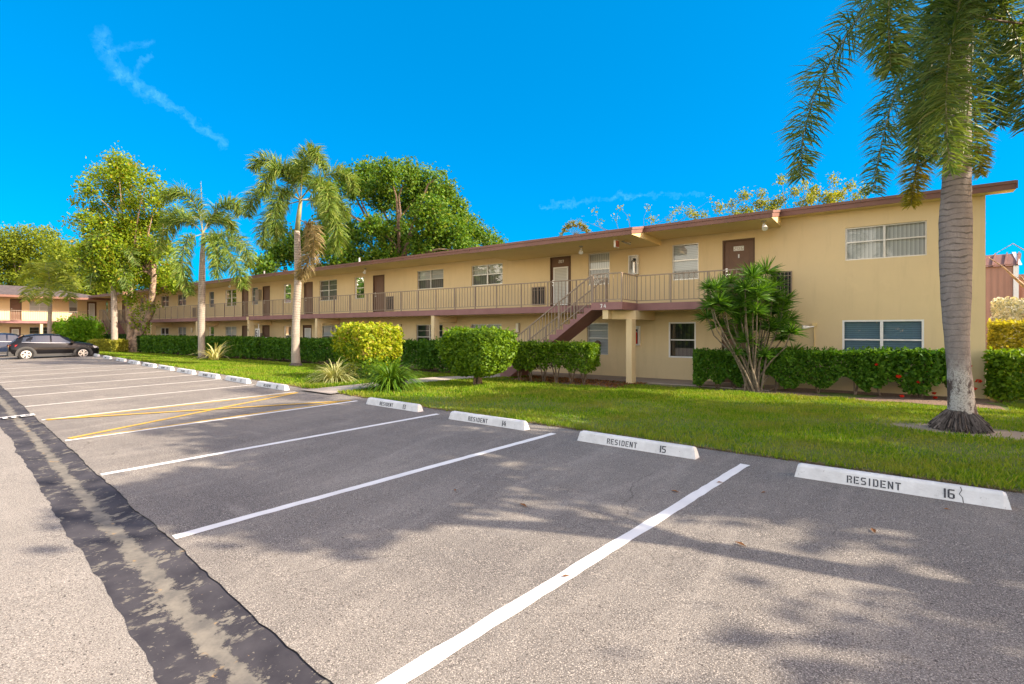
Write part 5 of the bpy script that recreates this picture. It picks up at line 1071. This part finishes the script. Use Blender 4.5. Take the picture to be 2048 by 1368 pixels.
hedge((3.3, 26.5), (9.5, 26.0), 1.8, .2, 2.95, 14000, .13, M['leaf_silver'], 'silvery white bush below the brown building', HG, 'bush', 'silver_bush', bottom=.05, rough=.3, stems=False)
def round_bush(px, py_top, py_bot, wpx, Z, n, L, m_, label, name='round_bush', trunk=True, flat=.5, pw=4.5, taper=.0, m2=None):
    cx, ct, cb = px, at(px, py_top, Z), at(px, py_bot, Z); r = empty(name, (ct[0], ct[1], zg(ct[0], ct[1]))); tag(r, label, 'bush'); rad = wpx / 2 / F * Z; h = (ct[2] - cb[2]) / 2; c = (ct + cb) / 2
    d = unit(rng.normal(size=(n, 3))); e = flat; s = np.sign(d) * np.abs(d) ** e; s = s / np.maximum(np.abs(s).max(1, keepdims=True), 1e-6) * (.35 + .65 * 1) if e < .35 else s
    nr = np.linalg.norm(d * 1.0, axis=1, keepdims=True); k = (np.abs(d) ** pw).sum(1, keepdims=True) ** (-1 / pw)     # rounded box
    q_ = np.where(rng.uniform(size=(n, 1)) < .78, 1 - np.abs(rng.normal(size=(n, 1))) * .085, rng.uniform(.4, 1, (n, 1)))
    lump = 1 + .05 * np.sin(d[:, :1] * 9) * np.sin(d[:, 2:] * 8 + 1) + .02 * np.sin(d[:, 1:2] * 15)
    P = c + d * k * q_ * lump * np.array((rad, rad * .9, h)); tp = 1 - taper * np.clip((c[2] - P[:, 2:]) / h, 0, 1) ** 1.5; P[:, :2] = c[:2] + (P[:, :2] - c[:2]) * tp; keep = P[:, 2] > cb[2] + .12 * np.sin(P[:, 0] * 5) ** 2
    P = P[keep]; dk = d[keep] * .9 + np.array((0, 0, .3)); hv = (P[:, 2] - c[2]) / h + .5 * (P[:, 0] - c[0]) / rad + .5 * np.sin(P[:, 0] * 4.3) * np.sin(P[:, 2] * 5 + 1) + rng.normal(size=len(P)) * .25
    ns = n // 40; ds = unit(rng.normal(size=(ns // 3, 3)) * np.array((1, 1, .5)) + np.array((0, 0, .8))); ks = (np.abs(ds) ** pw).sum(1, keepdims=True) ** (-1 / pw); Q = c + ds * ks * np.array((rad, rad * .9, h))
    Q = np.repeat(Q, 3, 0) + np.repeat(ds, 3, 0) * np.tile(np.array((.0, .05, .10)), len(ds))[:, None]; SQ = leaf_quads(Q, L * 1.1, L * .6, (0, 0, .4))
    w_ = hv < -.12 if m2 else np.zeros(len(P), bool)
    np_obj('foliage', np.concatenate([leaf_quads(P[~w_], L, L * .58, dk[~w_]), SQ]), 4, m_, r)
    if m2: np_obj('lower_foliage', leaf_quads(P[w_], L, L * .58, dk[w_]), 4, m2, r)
    if trunk:
        q = MB(); gz = zg(ct[0], ct[1])
        for k_ in range(6):
            t = c + np.array((rng.uniform(-.6, .6) * rad, rng.uniform(-.5, .5) * rad, rng.uniform(-.2, .3) * h)); b = np.array((ct[0] + rng.uniform(-.08, .08), ct[1] + rng.uniform(-.08, .08), gz - .05)); q.tube([tuple(b), tuple(b + np.array((0, 0, (cb[2] - gz) * .8 + .1))), tuple((b + t) / 2 + np.array((0, 0, .1))), tuple(t)], [.07, .05, .035, .012], 7)
        q.build('trunk', M['bark'], r)
    return r
Zy = 14.9 * SA + 11.9 * CA
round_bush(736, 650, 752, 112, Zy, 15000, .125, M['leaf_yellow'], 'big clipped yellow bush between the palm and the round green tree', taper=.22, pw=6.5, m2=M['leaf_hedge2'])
Zt = 10.3 * SA + 12.45 * CA
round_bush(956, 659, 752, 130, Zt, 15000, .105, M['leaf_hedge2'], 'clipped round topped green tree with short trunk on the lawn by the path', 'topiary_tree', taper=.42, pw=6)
Zbb = 56 * SA + 13.6 * CA
rb = empty('leafy_bush', (*at(158, 690, 43.5)[:2], .2)); tag(rb, 'bright lime green bush behind the black car hood', 'bush')
cl = clumps([(130, 660, 14), (150, 650, 16), (172, 652, 16), (190, 660, 12), (140, 670, 14), (165, 672, 18), (190, 676, 12), (150, 685, 14), (178, 688, 14), (120, 650, 8)], 43.5, 1.0); crown('foliage', cl, 8000, .2, .12, M['leaf_bright'], rb, shell=.45)
q = MB(); b0 = at(158, 697, 43.5); branches(q, (b0[0], b0[1], .1), [c[:3] for c in cl], .05, .2); q.build('stem', M['bark'], rb)
strap_clump('grass_clump', (-11.3, 9.62, zg(-11.3, 9.62)), 600, 1.32, .042, M['strap'], 'large clump of arching dark green blades beside the path', 'plant', 1.12, 1.0, 5)
strap_clump('grass_clump', (-14.4, 9.95, zg(-14.4, 9.95)), 260, 1.08, .04, M['strap_var'], 'clump of pale variegated blades left of the dark green clump', 'plant', 1.1, 1.0, 5)
strap_clump('agave_plant', (-30.6, 13.4, zg(-30.6, 13.4)), 54, 1.75, .09, M['agave'], 'spiky yellow green agave beside the slim palm', 'plant', 1.05, 1.0, 4)
strap_clump('fern_plant', at(970, 768, 18.3), 60, .35, .02, M['strap'], 'small tuft of blades at the foot of the round topped tree', 'plant', 1.0, 1.0, 4)
# dracaena
dr = empty('dracaena', (-3.1, 16.2, .08)); tag(dr, 'tall many headed dracaena shrub in front of door 206', 'shrub')
heads = [(1532, 543, 1.25), (1418, 572, .8), (1437, 572, 1), (1460, 562, .9), (1505, 552, 1.2), (1478, 582, 1), (1421, 610, 1), (1414, 632, 1), (1450, 618, 1.1), (1440, 648, 1), (1500, 628, 1.1), (1552, 566, 1), (1545, 592, 1.1), (1568, 600, 1), (1520, 654, 1.1), (1474, 668, 1.1), (1575, 640, 1), (1582, 662, 1), (1550, 700, .8), (1488, 600, 1.1), (1535, 612, 1.2), (1560, 622, 1.1), (1588, 702, .9), (1490, 575, 1.1), (1515, 590, 1.1), (1460, 600, 1), (1525, 570, 1), (1495, 680, 1), (1540, 650, 1), (1555, 655, 1), (1510, 620, 1), (1480, 640, 1), (1430, 595, .9)]
heads += [(1528, 708, .8), (1572, 722, .8), (1470, 702, .8), (1545, 738, .6), (1498, 722, .6)]
heads += [(rng.uniform(1425, 1585), rng.uniform(575, 690), .95) for _ in range(15)]; heads = [h for h in heads if h[1] > 700 or abs(h[0] - 1508) < 95 - max(0, h[1] - 640) * .9]
q = MB(); out = []; bz = np.array((-3.1, 16.2, .05))
for ih, (px, py, s) in enumerate(heads):
    Z = 14.95 + rng.uniform(-.5, .5); c = at(px, py, Z); n = 105
    a = rng.uniform(0, 6.283, n); el = np.arcsin(rng.uniform(-.3, 1, n)); L = .47 * s * rng.uniform(.75, 1.1, n)
    d = np.stack([np.cos(a) * np.cos(el), np.sin(a) * np.cos(el), np.sin(el)], 1); sd = unit(np.cross(d, unit(rng.normal(size=(n, 3))))) * .0135 * s
    stt = c + np.array((0, 0, -.05)); mid = stt + d * (L * .55)[:, None]; tip = mid + unit(d + np.array((0, 0, -.2))) * (L * .45)[:, None]
    out.append(np.stack([stt - sd, stt + sd, mid + sd, mid - sd], 1)); out.append(np.stack([mid - sd, mid + sd, tip + sd * .1, tip - sd * .1], 1))
    b = bz + np.array((rng.uniform(-.25, .25), rng.uniform(-.15, .15), 0)); e = c - bz; k = bz + np.array((e[0] * .45, e[1] * .45, min(1.0 + .2 * rng.uniform(), e[2] * .5)))
    if ih < 26: q.tube([tuple(b), tuple((b + k) / 2 + np.array((0, 0, .06))), tuple(k), tuple(k + (c - k) * .55 + np.array((e[0] * .10, e[1] * .1, -.06))), tuple(c)], [.033, .028, .024, .018, .013], 6)
np_obj('leaves', np.concatenate(out), 4, M['draca'], dr); q.build('cane', M['cane'], dr)

# ---------------------------------------------------------------- grass blades
def grass():
    def sample(n, x0, x1, y0, y1):
        x = rng.uniform(x0, x1, n); y = rng.uniform(y0, y1, n); return x, y
    XX = []; YY = []
    for n, x0, x1, y0, y1 in ((170000, -6, 4.2, 7.3, 17.2), (70000, -14, -6, 7.6, 16.4), (70000, -32, -14, 8.2, 15.9), (36000, -56, -32, 9.5, 15.6), (16000, 2.2, 6, 13, 22)):
        x, y = sample(n, x0, x1, y0, y1); XX.append(x); YY.append(y)
    x = np.concatenate(XX); y = np.concatenate(YY); ex = np.interp(x, [p[0] for p in EDGE], [p[1] for p in EDGE])
    px = np.interp(y, [p[1] for p in PP], [p[0] for p in PP])
    keep = (y > ex - .03 + .06 * np.sin(x * 7) * np.sin(x * 17 + 1)) & ~((np.abs(x - px) < .62)) & ~((x > -11.2) & (x < -6.6) & (y > 14.4 + .12 * np.sin(x * 4))) & ~((x > -6.6) & (x < 2.3) & (y > 15.75 + .1 * np.sin(x * 5))) & ~((x < -12) & (y > 15.3))
    rr = np.hypot((x - 1.45) * .55, (y - 11.75) * 1.5); keep &= ~((rr < .75) & (rng.uniform(size=len(x)) < .93)) & (np.hypot(x - BP[0], y - BP[1]) > .48)
    pn = np.sin(x * 1.1 + 2 * np.sin(y * .9)) * np.sin(y * 1.7 + np.sin(x * 2.3)); keep &= rng.uniform(size=len(x)) < (.72 + .28 * pn)
    x, y, ex = x[keep], y[keep], ex[keep]; n = len(x); Z = -x * SA + y * CA
    t = np.minimum(1, (y - ex) / np.maximum(.1, 16 - ex)); z = .0224 * ex * (1 - t) + .06 * t + .02
    near = Z < 13; h = np.where(near, rng.uniform(.03, .075, n), rng.uniform(.05, .10, n)); w = np.where(near, .009, .018) * rng.uniform(.8, 1.3, n) * np.maximum(1, Z / 26)
    edge_b = np.exp(-np.maximum(0, y - ex) * 5); h = h * (1 + .5 * edge_b)
    a = rng.uniform(0, 6.283, n); ln = rng.uniform(.1, .9, n) * h; az = rng.uniform(0, 6.283, n)
    P = np.stack([x, y, z - .01], 1); sd = np.stack([np.cos(a) * w, np.sin(a) * w, np.zeros(n)], 1); tip = P + np.stack([np.cos(az) * ln, np.sin(az) * ln, h], 1)
    o = np_obj('grass', np.stack([P - sd, P + sd, tip], 1), 3, M['blade']); tag(o, 'short green lawn grass between the lot and the building', 'grass', kind='stuff')
grass()
n = 11000; x = rng.uniform(-17, 3, n); y = np.interp(x, [p[0] for p in EDGE], [p[1] for p in EDGE]) + np.abs(rng.normal(size=n)) * .05 - .05; z = .0224 * y + .014; a = rng.uniform(0, 6.283, n); l_ = rng.uniform(.03, .08, n)
P = np.stack([x, y, z], 1); k_ = np.stack([np.cos(a) * l_, np.sin(a) * l_, rng.uniform(.0, .035, n)], 1); sd = np.stack([-np.sin(a), np.cos(a), np.zeros(n)], 1) * .004
tag(np_obj('dry_thatch', np.stack([P - sd, P + sd, P + k_], 1), 3, M['thatch']), 'dry brown grass thatch along the edge of the lot', 'grass', kind='stuff')
n = 2600; x = rng.uniform(-11, -6.4, n); y = rng.uniform(14.5, 16.6, n); P = np.stack([x, y, np.full(n, .10) + rng.uniform(0, .03, n)], 1); tag(np_obj('bark_chips', leaf_quads(P, .07, .035, (0, 0, 2)), 4, M['dryleaf']), 'brown bark chips strewn under the stair hedge', 'mulch', kind='stuff')

# ---------------------------------------------------------------- cars
def car(loc, rz, label, paint):
    r = empty('parked_car', loc, rz); tag(r, label, 'car', 'cars parked at the far left')
    S = [(2.07, .38, .62, .60, .60, .64, .52), (1.98, .26, .78, .72, .74, .76, .64), (1.72, .22, .87, .86, .83, .91, .70), (1.3, .21, .90, .94, .86, .99, .72), (.92, .2, .90, .97, .87, 1.05, .70), (.55, .2, .90, .99, .87, 1.30, .62), (.15, .2, .90, 1.0, .87, 1.50, .57), (-.35, .2, .90, 1.01, .87, 1.55, .57), (-.95, .2, .90, 1.03, .87, 1.53, .56), (-1.45, .21, .90, 1.06, .86, 1.44, .54), (-1.75, .24, .89, 1.06, .83, 1.22, .56), (-1.95, .30, .86, 1.0, .79, 1.06, .62), (-2.08, .42, .78, .92, .70, .96, .58)]
    bm = bmesh.new(); rings = []
    for x, zb_, w, bz_, wb, zt_, wt in S:
        h = [(0, zb_), (w * .85, zb_), (w * .98, zb_ + .14), (w, .62 if bz_ > .7 else (zb_ + bz_) / 2), (wb, bz_), (wt + (wb - wt) * .12, bz_ + (zt_ - bz_) * .88), (wt * .85, zt_), (0, zt_ + .03)]
        pts = [(-y, z) for y, z in h[::-1]][:-1] + h[:-1] if False else None
        L_ = [(y, z) for y, z in h]; R_ = [(-y, z) for y, z in h[1:-1]][::-1]
        rings.append([bm.verts.new((x, y, z)) for y, z in L_ + R_])
    K = len(rings[0])
    for a, b in zip(rings, rings[1:]):
        for k in range(K): bm.faces.new((a[k], a[(k + 1) % K], b[(k + 1) % K], b[k]))
    bm.faces.new(rings[0]); bm.faces.new(rings[-1][::-1]); bmesh.ops.recalc_face_normals(bm, faces=bm.faces)
    me = bpy.data.meshes.new('body'); bm.to_mesh(me); bm.free(); me.polygons.foreach_set('use_smooth', [True] * len(me.polygons)); body = link('body', me, paint, r)
    def sta(x):
        xs = [s[0] for s in S][::-1]; return [float(np.interp(x, xs, [s[i] for s in S][::-1])) for i in range(7)]
    def sp(x, t, side, o=.012):
        _, zb_, w, bz_, wb, zt_, wt = sta(x); y = wb + (wt + (wb - wt) * .12 - wb) * t; return (x, side * (y + o), bz_ + (zt_ - bz_) * .88 * t)
    for sd in (-1, 1):
        for (xa, xb, ta, tb) in ((.78, -.22, .06, .93), (-.3, -1.15, .06, .93), (-1.2, -1.55, .1, .85)):
            q = MB(); K = 8; v = [];
            for i in range(K + 1):
                x = xa + (xb - xa) * i / K; v += [sp(x, ta, sd), sp(x, tb if xa < .7 or i > 4 else tb * (.12 + .88 * min(1, (i / 5))), sd)]
            q.add(v, [(2 * i, 2 * i + 1, 2 * i + 3, 2 * i + 2) for i in range(K)]); q.build('side_window', M['carglass'], r, world=False)
        q = MB(); v = []
        for i in range(13):
            x = .8 - 2.35 * i / 12; v += [sp(x, -.02, sd, .016), sp(x, .04, sd, .016)]
        q.add(v, [(2 * i, 2 * i + 1, 2 * i + 3, 2 * i + 2) for i in range(12)]); q.build('chrome_trim', M['rim'], r, world=False)
        q = MB(); q.box(1.35, -1.35, sd * .885, sd * .915, .2, .36); q.build('side_skirt', M['cladding'], r, world=False)
        q = MB(); q.box(.62, .78, sd * .93, sd * 1.08, .98, 1.10); q.build('mirror', paint, r, world=False)
        q = MB(); q.add([(-1.72, sd * .895, .92), (-2.05, sd * .76, .90), (-2.07, sd * .70, .78), (-1.80, sd * .885, .82), (-2.11, sd * .5, .90), (-2.12, sd * .5, .80)], [(0, 1, 2, 3), (1, 4, 5, 2)]); q.build('tail_light', M['taillight'], r, world=False)
        q = MB(); q.add([(2.0, sd * .72, .74), (1.72, sd * .875, .82), (1.78, sd * .86, .66), (2.02, sd * .73, .62)], [(0, 1, 2, 3)]); q.build('head_light', M['headlight'], r, world=False)
        for xc in (1.24, -1.36):
            q = MB(); v = []; f = []
            for i in range(17):
                an = math.pi * (i / 16) * 1.15 - .24
                for rr, yy in ((.36, .87), (.36, .93), (.47, .925), (.47, .87)): v.append((xc + math.cos(an) * rr, sd * yy, .34 + math.sin(an) * rr))
            for i in range(16):
                for k in range(4): f.append((4 * i + k, 4 * i + (k + 1) % 4, 4 * i + 4 + (k + 1) % 4, 4 * i + 4 + k))
            q.add(v, f); q.build('wheel_arch', M['cladding'], r, world=False)
            q = MB(); q.disc((xc, sd * .905, .34), .36, 'y', 28, sd * .006); q.build('wheel_well', M['black'], r, world=False)
            q = MB(); q.disc((xc, sd * .70, .33), .33, 'y', 32, sd * .235); wh = q.build('wheel', M['tyre'], r, world=False)
            q = MB(); q.disc((xc, sd * .936, .33), .05, 'y', 12, sd * .012)
            for k in range(10):
                an = 6.283 * (k // 2) / 5 + (.13 if k % 2 else -.13); an2 = 6.283 * (k // 2) / 5 + (.22 if k % 2 else -.22); ux, uz = math.cos(an), math.sin(an); tx, tz = -uz * .022, ux * .022; ex, ez = math.cos(an2) * .205, math.sin(an2) * .205
                q.add([(xc + ux * .04 - tx, sd * .945, .33 + uz * .04 - tz), (xc + ux * .04 + tx, sd * .945, .33 + uz * .04 + tz), (xc + ex + tx, sd * .945, .33 + ez + tz), (xc + ex - tx, sd * .945, .33 + ez - tz)], [(0, 1, 2, 3)])
            for i in range(28):
                a0, a1 = 6.283 * i / 28, 6.283 * (i + 1) / 28; q.add([(xc + math.cos(a0) * .2, sd * .944, .33 + math.sin(a0) * .2), (xc + math.cos(a1) * .2, sd * .944, .33 + math.sin(a1) * .2), (xc + math.cos(a1) * .235, sd * .94, .33 + math.sin(a1) * .235), (xc + math.cos(a0) * .235, sd * .94, .33 + math.sin(a0) * .235)], [(0, 1, 2, 3)])
            q.build('rim', M['rim'], wh, world=False)
    q = MB(); q.add([(.9, -.62, 1.075), (.9, .62, 1.075), (.2, .52, 1.50), (.2, -.52, 1.50)], [(0, 1, 2, 3)]); q.build('windscreen', M['carglass'], r, world=False)
    q = MB(); q.add([(-1.5, -.48, 1.46), (-1.5, .48, 1.46), (-1.8, .55, 1.20), (-1.8, -.55, 1.20)], [(0, 1, 2, 3)]); q.build('rear_window', M['carglass'], r, world=False)
    q = MB(); q.box(-1.78, -1.42, -.52, .52, 1.475, 1.51); q.build('roof_spoiler', paint, r, world=False)
    q = MB(); q.box(-2.11, -1.85, -.80, .80, .26, .52); q.build('rear_bumper', M['cladding'], r, world=False)
    q = MB(); q.box(1.93, 2.08, -.62, .62, .27, .44); q.build('front_bumper', M['cladding'], r, world=False)
    return r
ang = math.atan2(.9925, .118)
car((-41.75, 8.85, .11), ang, 'black compact SUV with silver alloy wheels parked beside the lawn', M['carpaint'])
car((-46.6, 7.7, .14), ang, 'dark blue car half cut off by the left frame edge', M['carblue'])
